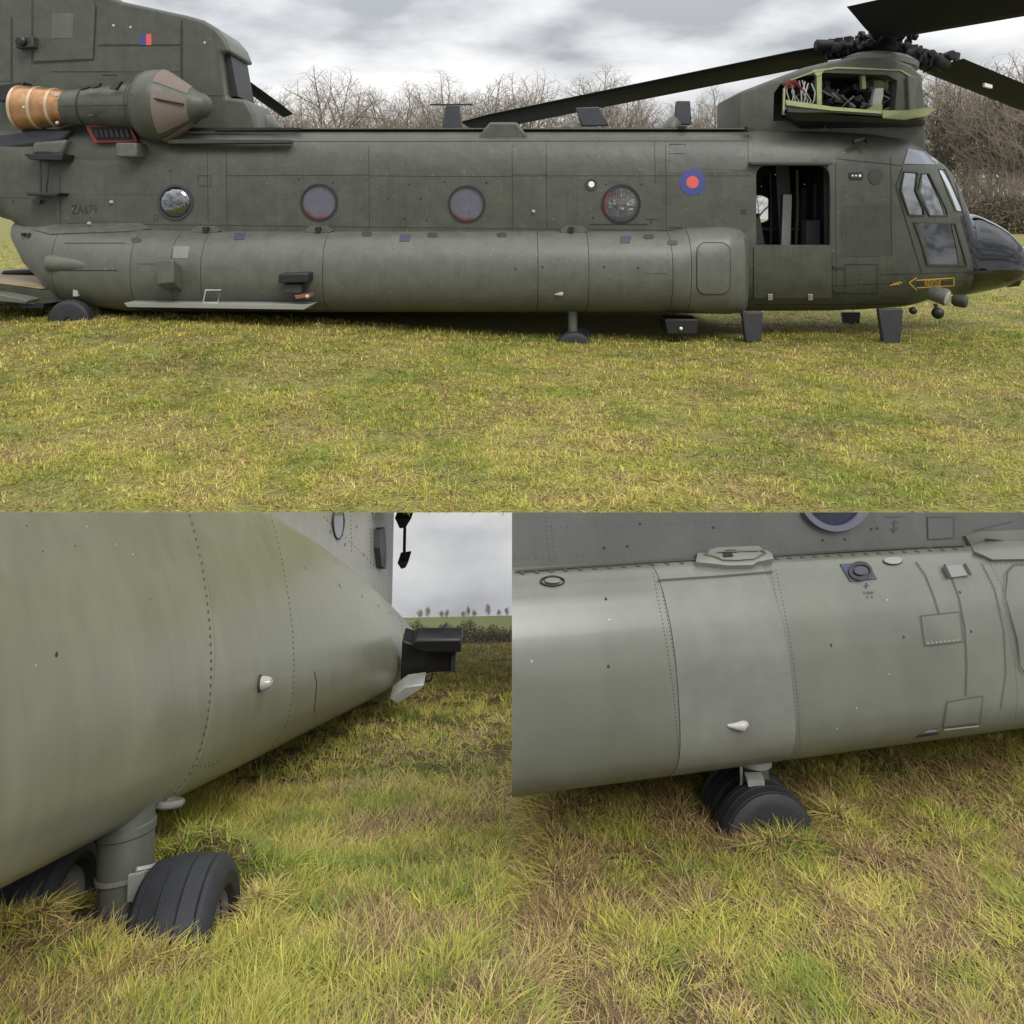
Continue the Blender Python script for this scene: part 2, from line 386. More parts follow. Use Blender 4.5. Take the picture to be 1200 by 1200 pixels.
sheet('meadow', ground_low, np.concatenate([np.linspace(1.2, 4, 110), np.geomspace(4.03, 26, 70)]), np.concatenate([np.linspace(-.95, -.02, 150), np.linspace(-.012, .07, 30), np.linspace(.08, .95, 100)]), SOIL_LO)

mb = MB(); gx_ = np.linspace(-14, 14, 15); gy_ = np.array([-16, -8, -3, 0, .6, 1.0, 1.21])
V_ = [(x*(1 if y < 1 else 1), y, float(ground_low(np.array([x*.08 if y > 1.2 else x]), np.array([1.21]))[0])-.0-.12*max(0, 1.21-y) if y > 0 else H-DL-SL*1.2-.30) for y in gy_ for x in gx_]
mb.add(V_, [(j*15+i, j*15+i+1, (j+1)*15+i+1, (j+1)*15+i) for j in range(6) for i in range(14)])
tag(mb.build('bank', SOIL_LO, None), kind='structure')
PAL = np.array([(.34, .325, .060), (.19, .235, .045), (.46, .41, .10), (.46, .355, .15), (.19, .115, .065), (.33, .245, .10)])
def grass(name, X, Y, Zf, hgt, wid, seed, m, brown, segs=2, per=12, rad=.05, flat=.8, tone=1.1, gain=1.0):
    """turf: X, Y are tuft centres; every blade is its own bent ribbon leaning out of its tuft"""
    r = np.random.default_rng(seed); T = len(X); n = T*per; e = lambda a_: np.repeat(a_, per) if np.ndim(a_) else np.full(n, a_)
    th = r.random(n)*2*np.pi; rr = e(rad)*np.sqrt(r.random(n)); dx, dy = np.cos(th), np.sin(th); bx, by = e(X)+dx*rr, e(Y)+dy*rr
    comb = e(r.random(T)*2*np.pi); cs = e(r.random(T)); dx = dx+.9*cs*np.cos(comb); dy = dy+.9*cs*np.sin(comb); dl = np.hypot(dx, dy)+1e-6; dx, dy = dx/dl, dy/dl
    th_ = e(.65+.7*r.random(T)); H_ = e(hgt)*th_; BR_ = e(brown); side = r.choice([-1, 1], n); px, py = -dy, dx
    lean = (.2+flat*2.0*r.random(n)**1.2)*H_; low = np.clip(lean/(H_*1.5), 0, 1); hh = H_*(.5+.7*r.random(n))*(1-.4*BR_)*(1-.6*low); w = e(wid)*(.6+.7*r.random(n))
    base = np.stack([bx, by, Zf(bx, by)-.006], -1); rows = []
    for k in range(segs+1):
        f = k/segs; ww = w*(1-f**1.6)*.5+.0003; q = lean*f**1.35; sd = lean*.3*f*f*side
        c = base+np.stack([dx*q+px*sd, dy*q+py*sd, hh*(f-(.2+.55*low)*f*f)*1.25], -1); s = np.stack([px*ww, py*ww, 0*ww], -1); rows += [c-s, c+s]
    Vv = np.stack(rows, 1); k = 2*(segs+1); me = bpy.data.meshes.new(name); me.vertices.add(n*k); me.vertices.foreach_set('co', Vv.reshape(-1).astype(np.float32))
    q = np.array([[2*i, 2*i+1, 2*i+3, 2*i+2] for i in range(segs)]); L = (np.arange(n)[:, None, None]*k+q[None]).reshape(-1)
    me.loops.add(len(L)); me.loops.foreach_set('vertex_index', L.astype(np.int32)); np_ = n*segs; me.polygons.add(np_)
    me.polygons.foreach_set('loop_start', (np.arange(np_)*4).astype(np.int32)); me.polygons.foreach_set('loop_total', np.full(np_, 4, np.int32))
    u = e(np.clip(.5+1.5*(fbm(X, Y, tone, seed+90)-.5)+.42*(r.random(T)-.5), 0, 1)); u = np.clip(u+.5*(r.random(n)-.5), 0, .999)
    i0 = np.where(u < .30, 1, np.where(u < .62, 0, np.where(u < .86, 2, np.where(u < .95, 3, 5)))); b2 = r.random(n) < BR_
    i0 = np.where(b2, np.where(r.random(n) < .5, 4, np.where(r.random(n) < .55, 3, 5)), i0)
    c = PAL[i0]*gain*(e(.72+.56*r.random(T))*(.8+.4*r.random(n)))[:, None]; ca = me.color_attributes.new('blade_colour', 'FLOAT_COLOR', 'POINT')
    ca.data.foreach_set('color', np.concatenate([np.repeat(c, k, 0), np.ones((n*k, 1))], 1).astype(np.float32).reshape(-1))
    me.update(); me.validate(); me.materials.append(m); me.polygons.foreach_set('use_smooth', [True]*len(me.polygons))
    o = bpy.data.objects.new(name, me); COL.objects.link(o); return o
GR = bpy.data.materials.new('grass_blade'); GR.use_nodes = True; t = GR.node_tree; b = t.nodes['Principled BSDF']; b.inputs['Roughness'].default_value = .5; b.inputs['Specular IOR Level'].default_value = .3
a = t.nodes.new('ShaderNodeAttribute'); a.attribute_name = 'blade_colour'; t.links.new(a.outputs[0], b.inputs['Base Color'])
tl = t.nodes.new('ShaderNodeBsdfTranslucent'); t.links.new(a.outputs[0], tl.inputs[0]); ms = t.nodes.new('ShaderNodeMixShader'); ms.inputs[0].default_value = .3
t.links.new(b.outputs[0], ms.inputs[1]); t.links.new(tl.outputs[0], ms.inputs[2]); t.links.new(ms.outputs[0], t.nodes['Material Output'].inputs[0])
def scatter(n, y0, y1, u0, u1, p=2.0):
    """points spread so that their density falls with distance like the picture scale"""
    q = rng.random(n); Y = (y0**p+(y1**p-y0**p)*q)**(1/p); U = u0+(u1-u0)*rng.random(n); return U*Y, Y
def brownness(x, y, s, seed, lo=.5, hi=.68): return sstep(.55*fbm(x, y, s, seed)+.45*fbm(x, y, s*3.1, seed+7), lo, hi)
x1, y1 = scatter(39000, EDGE+.085, 21, -.78, .78, 1.0); x2, y2 = scatter(5200, 19, 30, .25, .80, 1.0); x3, y3 = scatter(4200, 20, 70, -.82, -.5, .45); x4, y4 = scatter(4200, 27, 80, .5, .82, .4)
X = np.concatenate([x1, x2, x3, x4]); Y = np.concatenate([y1, y2, y3, y4])
keep = ~((np.abs(X) < 8.7) & (X < 6.2) & (Y > 19.9) & (Y < 30)); X, Y = X[keep], Y[keep]
kk = rng.random(len(X)) < 2.3*fbm(X, Y, 2.2, 83)-.20; X, Y = X[kk], Y[kk]; bw = np.maximum(.8*brownness(X, Y, .9, 31, .52, .66), .9*brownness(X, Y, 3.4, 36, .54, .64))*.8
tag(grass('grass', X, Y, ground_up, .078+.045*vnoise(X, Y, .8, 3)+.0012*Y, .0065+.0008*Y, 1, GR, bw, 2, 7, (.06+.0035*Y), 1.15, 1.1, 1.2), 'short yellow green meadow grass in front of the whole helicopter', 'grass', kind='stuff')
x1, y1 = scatter(11500, 1.5, 4.2, -.80, -.012, .75); x2, y2 = scatter(17500, 1.5, 4.4, .0, .80, .75); x3, y3 = scatter(7000, 4.0, 24, -.42, .02, .55)
for nm, X, Y, lab, sd_, fl, hg, sg, per in (('grass', x1, y1, 'long trampled green grass round the sunk wheel at lower left', 2, .75, .056, 3, 14), ('grass', x2, y2, 'yellowing trodden grass below the belly at lower right', 3, 1.3, .026, 2, 15), ('grass', x3, y3, 'green grass running away beside the receding helicopter at lower left', 4, .6, .055, 2, 9)):
    bw = brownness(X, Y, 5.0 if sd_ == 3 else 3.2, 40+sd_, .40 if sd_ == 3 else .50, .57)*(.95 if sd_ == 3 else .8)
    gz_ = lambda a_, b_: ground_low(a_, b_); slope = (ground_low(X, Y+.03)-ground_low(X, Y-.03))/.06
    bank = sstep(slope, .15, .75); bw = np.maximum(bw, .95*bank)
    d2 = ((X-BLW.x)/.125)**2+((Y-BLW.y-.03)/.19)**2; d3 = ((X-BLW.x+.35)/.16)**2+((Y-BLW.y-.1)/.2)**2; d4 = ((X-BRW[0])/.15)**2+((Y-BRW[1]-.1)/.075)**2
    hol = (X > -1.28) & (X < -.84) & (Y > BLW.y+.08) & (Y < 2.64); front = (np.abs(X-BLW.x) < .16) & (Y > BLW.y-.30) & (Y < BLW.y)
    k = (d2 > 1) & (d3 > 1) & (d4 > 1) & ~(hol & (rng.random(len(X)) < .8)) & ~(front & (rng.random(len(X)) < .45)) & (rng.random(len(X)) > .35*bank) & (rng.random(len(X)) < 2.3*fbm(X, Y, 6.5, 80+sd_)-.22); X, Y, bw = X[k], Y[k], bw[k]
    tag(grass(nm, X, Y, ground_low, (hg+.004*Y)*(.6+.8*fbm(X, Y, 5.5, 60+sd_)), (.0015+.0007*Y if sd_ == 3 else .0018+.0009*Y), 10+sd_, GR, bw, sg, per, (.016+.005*Y if sd_ == 3 else .02+.006*Y), fl, 9.0 if sd_ == 3 else 5.0, 1.18), lab, 'grass', kind='stuff')

# ------------------------------------------------------------------ the whole helicopter, side-on
YS, YC = 19.2, 21.2
HELI = thing('transport_helicopter', at(600, 400, YC), 'whole olive twin rotor helicopter standing side-on in the meadow with its rotor bay open', 'helicopter')
kS = YS/F
def X_(px, Y=YS): return (px-CX)/F*Y
def Z_(py, Y=YS): return H-(py-CY)/F*Y
zt, zb = Z_(150, 19.8), Z_(370, 19.5)
ST = [(X_(-170), 2.0, zt, Z_(225, 20), 4.2), (X_(0), 2.0, zt, Z_(263, 20), 4.2), (X_(30), 2.0, zt, Z_(290, 20), 4.2), (X_(64), 2.0, zt, Z_(322, 20), 4.2), (X_(100), 2.0, zt, zb, 4.2),
      (X_(870), 2.0, zt, zb, 4.2), (X_(990), 1.98, zt, zb, 4.0), (9.3, 1.92, zt-.03, zb+.02, 3.6), (10.3, 1.78, zt-.10, zb+.06, 3.2),
      (10.74, 1.66, Z_(168, YC), zb+.12, 3.0), (11.08, 1.52, Z_(178, YC), zb+.20, 2.8), (11.62, 1.32, Z_(193, YC), zb+.33, 2.6), (11.93, 1.20, Z_(219, YC), zb+.40, 2.5), (12.25, 1.08, Z_(246, YC), zb+.34, 2.4),
      (12.75, .92, Z_(252, YC), zb+.41, 2.3), (13.43, .70, Z_(266, YC), zb+.55, 2.2), (13.8, .52, Z_(279, YC), zb+.67, 2.2), (13.98, .37, Z_(287, YC), zb+.78, 2.2), (14.06, .22, Z_(293, YC), Z_(329, YC), 2.2), (14.09, .08, Z_(300, YC), Z_(320, YC), 2.0)]
SA = np.array(ST)
def pchip(x, X, Yv):
    h = np.diff(X); d = np.diff(Yv)/h; m = np.zeros(len(X)); m[0], m[-1] = d[0], d[-1]
    for i in range(1, len(X)-1): m[i] = 0 if d[i-1]*d[i] <= 0 else 2*d[i-1]*d[i]/(d[i-1]+d[i])
    i = min(max(int(np.searchsorted(X, x))-1, 0), len(h)-1); t_ = min(max((x-X[i])/h[i], 0), 1)
    return (2*t_**3-3*t_*t_+1)*Yv[i]+(t_**3-2*t_*t_+t_)*h[i]*m[i]+(3*t_*t_-2*t_**3)*Yv[i+1]+(t_**3-t_*t_)*h[i]*m[i+1]
_shc = {}
def shell_at(x):
    k = round(x, 4)
    if k not in _shc: _shc[k] = [pchip(x, SA[:, 0], SA[:, i]) for i in range(1, 5)]
    return _shc[k]
def shellG(p):
    x = p[0]
    if x > SA[-1, 0]: return 1.0
    a_, t_, b_, n_ = shell_at(x); zm = (t_+b_)/2; hz = (t_-b_)/2
    return (abs(p[1]-YC)/a_)**n_+(abs(p[2]-zm)/hz)**n_-1
def supell(n, m=56):
    o = []
    for k in range(m):
        t_ = 2*math.pi*(k+.5)/m; c, s = math.cos(t_), math.sin(t_); o.append((math.copysign(abs(c)**(2/n), c), math.copysign(abs(s)**(2/n), s)))
    return o
SHELL = Surf(shellG, 17.0, 22.0)
xs = sorted(set([x for x in SA[:, 0]]+list(np.linspace(SA[0, 0], 10.5, 24))+list(np.linspace(10.5, 14.08, 44))))
mb = MB(); R = []
for x in xs:
    a_, t_, b_, n_ = shell_at(x); R.append([(x, YC-a_*c, (t_+b_)/2+(t_-b_)/2*s) for c, s in supell(n_)])
mb.loft(R); fus = mb.build('fuselage', OLIVE, HELI)
sm = fus.modifiers.new('s', 'SOLIDIFY'); sm.thickness = .09; sm.offset = -1
evaluated(fus)
def hitm(poly, S=SHELL):
    """mean depth of an outline on a surface"""
    ps = [S.hit(*p) for p in poly]; ps = [p[1] for p in ps if p is not None]; return sum(ps)/len(ps)
WIN = [(374, 237, 21.5), (547, 239, 21.5), (728, 239, 22.5)]
DOOR = rrect(886, 194, 973, 300, 12)[:10]+[(886, 287), (973, 287)]
W1 = [(1059.6, 202), (1075, 203), (1072.6, 223), (1082, 245.6), (1082, 252), (1065, 251), (1056, 223)]
W2 = [(1080, 204.4), (1087.8, 204), (1108, 245.6), (1109.4, 252), (1088.8, 252), (1076, 225)]
W3 = [(1071.5, 261.4), (1118, 262.3), (1131.7, 310.6), (1086.7, 309.5), (1082, 290)]
W4 = [(1099.5, 199), (1107, 199), (1127, 244.5), (1128, 247.8), (1119, 246.7)]
NOSE = [(1121, 254), (1129, 252.5), (1133, 240), (1240, 240), (1240, 352), (1150, 352), (1145, 320)]
cut = MB()
def through(poly, Y, a, b): cut.hexa([at(x, y, Y)-Vector((0, a, 0)) for x, y in poly], [at(x, y, Y)+Vector((0, b, 0)) for x, y in poly])
for x, y, r in WIN: through(circ(x, y, r-1.5), 19.22, 1, 1)
through(circ(728, 238, 17), 23.2, 1, 1); through(circ(889, 245, 16), 23.2, 1, 1)
through(DOOR, 19.22, 1, 1)
for w in (W1, W2, W3): 
    Yw = hitm(w); cut.add(*(lambda q: (q.v, q.f))(MB().hexa([at(x, y, Yw)-Vector((0, 2, 0)) for x, y in w], [at(x, y, Yw)+Vector((0, 5, 0)) for x, y in w])))
Yw = hitm(W4); cut.hexa([at(x, y, Yw)-Vector((0, 1.0, 0)) for x, y in W4], [at(x, y, Yw)+Vector((0, 1.2, 0)) for x, y in W4])
co = cut.build('cutter', OLIVE, ang=0)
nc = MB().hexa([at(x, y, 20.0)-Vector((0, 3, 0)) for x, y in NOSE], [at(x, y, 20.0)+Vector((0, 5, 0)) for x, y in NOSE]).build('cutter', OLIVE, ang=0)
nose = bpy.data.objects.new('nose_glazing', fus.data.copy()); COL.objects.link(nose); nose.parent = HELI; nose['org'] = HELI['org']; nose.location = (0, 0, 0)
boolean(nose, nc, 'INTERSECT'); boolean(fus, nc); boolean(fus, co); evaluated(fus); evaluated(nose); kill(co); kill(nc)
nose.data.materials.clear(); nose.data.materials.append(NOSEG)
for o in (fus, nose): o.data.polygons.foreach_set('use_smooth', [True]*len(o.data.polygons)); o.data.set_sharp_from_angle(angle=math.radians(32))

# sponson
zsm, zsh = (Z_(270)+Z_(371, 18.55))/2, (Z_(270)-Z_(371, 18.55))/2
SP = np.array([(X_(8), .16, Z_(262), Z_(285), .9), (X_(24), .36, Z_(262), Z_(312), 1.0), (X_(45), .62, Z_(263), Z_(331, 19), 1.1), (X_(62), .78, Z_(263), Z_(352, 18.8), 1.1), (X_(90), .95, Z_(264), Z_(362, 18.7), 1.1), (X_(150), 1.03, Z_(267), Z_(370, 18.55), 1.15),
               (X_(230), 1.06, Z_(270), Z_(371, 18.55), 1.15), (X_(785), 1.06, Z_(270), Z_(371, 18.55), 1.15), (X_(812), 1.0, Z_(266), Z_(372, 18.6), 1.3), (X_(850), .92, Z_(265), Z_(372, 18.7), 1.4), (X_(868), .70, Z_(268), Z_(370, 18.9), 1.4), (X_(876), .40, Z_(272), Z_(366, 19.1), 1.4)])
def sp_at(x): return [np.interp(x, SP[:, 0], SP[:, i]) for i in range(1, 5)]
YSP = 19.5
def sponG(p):
    x = p[0]
    if x < SP[0, 0] or x > SP[-1, 0]: return 1.0
    a_, t_, b_, n_ = sp_at(x); n_ *= 2
    return (max(0, YSP-p[1])/a_)**n_+(abs(p[2]-(t_+b_)/2)/((t_-b_)/2))**n_-1 if p[1] < YSP+.3 else 1.0
SPON_S = Surf(sponG, 17.2, 20.5)
def spon_ring(x, grow=0.0, m=30):
    a_, t_, b_, n_ = sp_at(x); n_ *= 2; zm, hz = (t_+b_)/2, (t_-b_)/2+grow; a_ += grow; o = []
    for k in range(m+1):
        th_ = math.pi*k/m-math.pi/2; c, s = math.cos(th_), math.sin(th_); o.append((x, YSP-a_*max(0, c)**(2/n_), zm+hz*math.copysign(abs(s)**(2/n_), s)))
    return o+[(x, YSP+.55, zm+hz), (x, YSP+.55, zm-hz)]
def seg_xs(x0, x1): return sorted(set([x0, x1]+[x for x in SP[:, 0] if x0 < x < x1]+list(np.linspace(x0, x1, max(2, int((x1-x0)/.25))))))
liner = MB().loft([spon_ring(x, -.03) for x in seg_xs(SP[0, 0], SP[-1, 0])]).build('sponson_frame', SEAM, HELI)
cuts = [8, 62, 158, 205, 240, 381, 630, 689, 786, 808, 876]
for i in range(len(cuts)-1):
    g = .007; x0, x1 = X_(cuts[i], 18.7)+(g if i else 0), X_(cuts[i+1], 18.7)-g
    if i == 0: x0 = SP[0, 0]
    if i == len(cuts)-2: x1 = SP[-1, 0]
    o = MB().loft([spon_ring(x) for x in seg_xs(x0, x1)]).build('sponson_panel', SPON, HELI, ang=30)
x = seg_xs(SP[0, 0], SP[-1, 0])
far = MB().loft([[(p[0], 2*YC-p[1], p[2]) for p in spon_ring(q)] for q in x]).build('sponson', SPON, HELI)

# panel joints and rivets
class Either:
    def pn(s, px, py, off=0.0):
        p, n = SPON_S.pn(px, py, off); q, m_ = SHELL.pn(px, py, off)
        if p is None: return q, m_
        if q is None or p.y < q.y: return p, n
        return q, m_
SIDE = Either()
mb = MB()
for px, a0, a1 in ((265, 172, 268), (432, 170, 268), (600, 170, 268), (640, 165, 268), (780, 165, 268), (767, 160, 215), (876, 152, 192), (876, 290, 368), (979, 192, 366), (975, 295, 366), (70, 205, 262), (243, 175, 260), (1044, 185, 300)):
    seam(mb, [(px, a0), (px+1, a1)], SHELL, .6)
for a_ in ([(80, 262), (875, 271)], [(265, 166), (878, 165)], [(600, 206), (880, 206)], [(432, 206), (600, 207)], [(0, 232), (62, 232)], [(880, 350), (975, 350)], [(980, 186), (1058, 194)], [(975, 335), (1045, 332)], [(882, 357), (1140, 356)], [(1030, 322), (1137, 319)], [(265, 206), (432, 205)]):
    seam(mb, a_, SHELL, .6)
seam(mb, [(1058, 196), (1050, 218), (1080, 320)], SHELL); seam(mb, [(1116, 200), (1150, 335)], SHELL, 1.2)
seam(mb, [(75, 285), (147, 285)], SIDE); seam(mb, [(60, 317), (138, 317)], SIDE, 1.3)
for poly in ([(785, 169), (803, 169), (803, 180), (785, 180)], [(232, 206), (247, 206), (247, 218), (232, 218)], [(170, 252), (185, 252), (185, 258), (170, 258)], [(990, 310), (1028, 310), (1028, 344), (990, 344)]):
    seam(mb, poly, SHELL, .8, closed=True)
tag(mb.build('panel_seam', SEAM, HELI, ang=0), kind='stuff')
mb = MB()
for px in (100, 320, 376, 490, 547, 690, 728, 830): dots(mb, [(px, y) for y in list(range(170, 206, 6))], SHELL, .010, .4, 5)
for py in (172, 188, 262): dots(mb, [(x, py) for x in range(268, 876, 9)], SHELL, .010, .4, 5)
for px in (985, 1012, 1040): dots(mb, [(px, y) for y in range(216, 350, 7)], SHELL, .011, .4, 5)
for px in (268, 436, 603, 777, 872): dots(mb, [(px, y) for y in range(172, 268, 6)], SHELL, .012, .4, 5)
for py in (209, 267): dots(mb, [(x, py) for x in range(266, 876, 7)], SHELL, .012, .4, 5)
dots(mb, [(x, 276) for x in range(242, 806, 7)], SPON_S, .012, .4, 5)
for px in (154, 201, 244, 385, 626, 693, 782, 790): dots(mb, [(px, y) for y in range(280, 360, 6)], SPON_S, .012, .4, 5)
tag(mb.build('rivet', RIVET, HELI), kind='stuff')
OLIVE2 = paint('repaired_paint', (.066, .067, .058), .5, wave=.03, streak=.14, blot=.22); OLIVE3 = paint('darker_paint', (.050, .054, .043), .5, wave=.03, streak=.14, blot=.22)
# raised plates and hatches
def plate(poly, S, m, name, off=.02, thick=.05, step=8): return patch(MB(), poly, S, off, thick, step).build(name, m, HELI, ang=30)
for k, (x0, y0, x1_, y1_) in enumerate(((436, 173, 598, 204), (269, 210, 350, 265), (605, 174, 638, 204), (642, 210, 700, 265), (785, 172, 874, 203), (986, 240, 1043, 300), (72, 208, 200, 228), (440, 210, 520, 265), (105, 232, 180, 260))):
    if k not in (0, 3, 7, 1): plate([(x0, y0), (x1_, y0), (x1_, y1_), (x0, y1_)], SHELL, (OLIVE2, OLIVE3)[k % 2], 'skin_panel', .005, .02, 14)
plate(rrect(817, 285, 855, 344, 10), SPON_S, SPON, 'access_panel', .016)
mb = MB(); ring(mb, rrect(817, 285, 855, 344, 10), SPON_S, 1.0, .018); tag(mb.build('panel_seam', SEAM, HELI, ang=0), kind='stuff')
plate([(808, 268), (872, 270), (868, 281), (808, 279)], SPON_S, SPON, 'fairing_top', .03)
plate([(757, 305), (783, 305), (783, 320), (757, 320)], SPON_S, SPON, 'hatch', .012); plate([(772, 351), (794, 351), (794, 366), (772, 366)], SPON_S, SPON, 'hatch', .012)
plate([(162, 295), (182, 295), (182, 309), (162, 309)], SPON_S, SPON, 'hatch', .014); plate([(40, 270), (62, 263), (165, 261), (178, 268), (150, 272), (60, 275)], SIDE, SPON, 'fairing_top', .03); plate([(203, 289), (222, 289), (220, 303), (203, 303)], SPON_S, mat('faded_paint', (.17, .175, .15), .5), 'hatch', .014)
for px in (242, 374, 672): 
    plate([(px-16, 270), (px-10, 264.5), (px+10, 264.5), (px+17, 270), (px+14, 272), (px-14, 272)], SHELL, SPON, 'hoist_fitting', .1, .13, 5)
    MB().prism([(px-5, 266), (px+1, 266), (px+1, 270.5), (px-5, 270.5)], 18.97, 19.1).build('fitting_eye', BLACK, HELI)
for px, py in ((281, 277), (475, 279), (733, 281)): plate([(px-6, py-4), (px+7, py-4), (px+5, py+4), (px-7, py+4)], SPON_S, PURPLE, 'fuel_cap', .01, .02, 4)
for px, py in ((430, 274), (507, 275), (588, 275), (160, 281), (760, 277), (788, 284)): plate(rrect(px-6, py-2, px+6, py+3, 2, 2), SIDE, DOLIVE, 'tie_down', .012, .03, 4)
for px, py in ((625, 248), (131, 237), (105, 262)): 
    p, n = SHELL.pn(px, py); MB().lathe([(-.02, .05), (.05, .045), (.08, .02)], p, n, 10).build('position_light', LAMP, HELI)
p, n = SPON_S.pn(656, 345); MB().tube([p+Vector((-.12, -.02, 0)), p+Vector((0, -.04, .01)), p+Vector((.07, -.03, .015))], [.012, .045, .05], 10).build('position_light', LAMP, HELI)
mb = MB(); dots(mb, [(x, y) for x, y in ((604, 315), (636, 313), (708, 313), (748, 314), (350, 210), (521, 213), (570, 214), (455, 233), (493, 233), (390, 214), (480, 216), (710, 216), (752, 216), (695, 255), (500, 258), (474, 256), (640, 205), (200, 200), (220, 245), (15, 236), (440, 120))], SIDE, .03, .4, 6)
tag(mb.build('fastener', SEAM, HELI), kind='stuff')
mb = MB(); rc = random.Random(21); dots(mb, [(rc.uniform(60, 1040), rc.uniform(160, 350)) for _ in range(150)], SIDE, .010, .2, 5); tag(mb.build('paint_chip', LGREY, HELI), kind='stuff')
mb = MB(); dots(mb, [(rc.uniform(60, 1040), rc.uniform(160, 350)) for _ in range(130)], SIDE, .014, .2, 5); tag(mb.build('oil_spot', SEAM, HELI), kind='stuff')

# round windows
for i, (x, y, r) in enumerate(WIN):
    fr = ring(MB(), circ(x, y, r-2, n=32), SHELL, 2.4, .03, .07).build('window', SEAM if i < 2 else BLACK, HELI)
    patch(MB(), circ(x, y, r-1.6, n=32), SHELL, -.02, .02, 5).build('pane', REFLECT_PANE if i < 2 else GLASS, fr)
    a0, a1 = ((215, 300) if i < 2 else (130, 215))
    red = [(x+(r-2)*math.cos(math.radians(t_)), y-(r-2)*math.sin(math.radians(t_))) for t_ in range(a0, a1, 8)]
    red = red+[(x+(r-4.6)*math.cos(math.radians(t_)), y-(r-4.6)*math.sin(math.radians(t_))) for t_ in range(a1-8, a0, -8)]
    seam(MB(), [((x+(r-3.6)*math.cos(math.radians(t_))), y-(r-3.6)*math.sin(math.radians(t_))) for t_ in range(a0, a1, 8)], SHELL, 1.8, .006, 3).build('release_tab', RED, fr)
fr = ring(MB(), circ(206, 237, 18, n=32), SHELL, 2.6, .04, .08).build('window', SLATE, HELI)
p, n = SHELL.pn(206, 237); rb = 18*p.y/F
MB().lathe([(-.05, rb)]+[(.42*rb*math.sin(math.radians(q)), rb*math.cos(math.radians(q))) for q in range(0, 91, 10)], p, n, 32).build('bubble_pane', BUBG, fr)
MB().lathe([(-.16, rb*.98), (-.12, rb*.98)], p, n, 24).build('blind', DARK, fr)
MB().prism([(192, 238), (196, 238), (197, 250), (194, 250)], p.y+.02, p.y+.05).build('release_tab', RED, fr)
fr = ring(MB(), circ(693, 216, 5), SHELL, 2.2, .03, .06).build('light_port', DOLIVE, HELI); patch(MB(), circ(693, 216, 3.6, n=12), SHELL, .025, .03, 3).build('lens', WHITE, fr)
patch(MB(), circ(1026, 207, 8.4, 9.4), SHELL, .012, .03, 4).build('blanked_port', DOLIVE, HELI)
fr = patch(MB(), rrect(995, 202, 1011, 210, 1.5, 2), SHELL, .03, .06, 4).build('plug_panel', BLACK, HELI)
for x in (998.5, 1002.5, 1007): patch(MB(), circ(x, 206, 1.7 if x > 1005 else 1.1, n=8), SHELL, .034, .02, 2).build('socket', WHITE, fr)

# markings
patch(MB(), circ(811.5, 213.5, 15.5, n=40), SHELL, .006, .01, 4).build('roundel', BLUE, HELI)
patch(MB(), circ(811.5, 213.5, 7.2, n=28), SHELL, .010, .01, 3).build('roundel_centre', ROUNDR, HELI)
text('ZA679', 84, 240.5, 114, 251, SHELL, STENCIL, 'serial_number', HELI)
text('DANGER', 857, 198.5, 873, 201.5, SHELL, STENCIL, 'stencil', HELI)
mb = MB()
for poly in ([(1065, 331), (1074, 325), (1074, 328.3), (1117.5, 325.5), (1117.5, 334.5), (1074, 337), (1074, 340)],): seam(mb, poly, SHELL, 1.3, .012, 5, closed=True)
mb.build('rescue_arrow', YELLOW, HELI, ang=0)
for x0, x1 in ((1075.5, 1082.5), (1103.5, 1116)):
    patch(MB(), [(x0, 329.4), (x1, 328.9), (x1, 334.2), (x0, 335)], SHELL, .009, .01, 5).build('arrow_fill', DOLIVE, HELI)
text('RESCUE', 1083.5, 328.2, 1102.5, 334.8, SHELL, YELLOW, 'rescue_lettering', HELI, .012)
mb = MB()
for a_ in ([(1043, 334), (1049, 333), (1054, 332.6)], [(1047, 331.5), (1050, 333)], [(1050, 330.5), (1053, 332)], [(1053, 330), (1057, 331.5)]): seam(mb, a_, SHELL, 1.4, .01, 2)
mb.build('yellow_emblem', YELLOW, HELI, ang=0)
mb = MB()
for q in ([(918, 308), (920, 308)], [(925, 308.5), (932, 308)], [(917, 305.5), (920, 311)], [(690, 263), (760, 263)], [(757, 257), (770, 257)], [(763, 259), (763, 263)], [(868, 247), (875, 247)], [(868, 250), (875, 250)], [(784, 267), (800, 267)]): seam(mb, q, SHELL, 1.3, .006, 3)
tag(mb.build('stencil', STENCIL, HELI, ang=0), kind='stuff')

# crew door: rail, lower half, interior
MB().prism([(880, 190), (976, 190.5), (976, 193), (880, 192.6)], 19.05, 19.25).build('door_rail', DOLIVE, HELI)
dr = patch(MB(), [(883, 289), (974, 289), (974, 349), (883, 349)], SHELL, .03, .08, 12).build('door', OLIVE, HELI)
for px in (902, 949): patch(MB(), [(px-2.6, 344), (px+2.6, 344), (px+2.6, 350), (px-2.6, 350)], SHELL, .06, .06, 4).build('latch', LGREY, dr)
patch(MB(), [(976, 312), (990, 312), (990, 314.5), (976, 314.5)], SHELL, .04, .05, 5).build('door_stop', DOLIVE, HELI); patch(MB(), [(977, 340), (991, 340), (991, 342), (977, 342)], SHELL, .04, .05, 5).build('door_stop', DOLIVE, HELI)
MB().prism([(909, 190), (925, 190), (928, 292), (914, 292)], 20.8, 20.9).build('interior_frame', SLATE, HELI)
MB().prism([(918, 228), (928, 228), (926, 292), (915.5, 292)], 20.66, 20.72).build('interior_panel', LGREY, HELI)
MB().prism([(955, 215), (960, 215), (959, 292), (954, 292)], 20.7, 20.8).build('interior_post', SLATE, HELI)
MB().prism([(940, 220), (946, 220), (945, 292), (938, 292)], 21.4, 21.5).build('interior_post', DOLIVE, HELI)
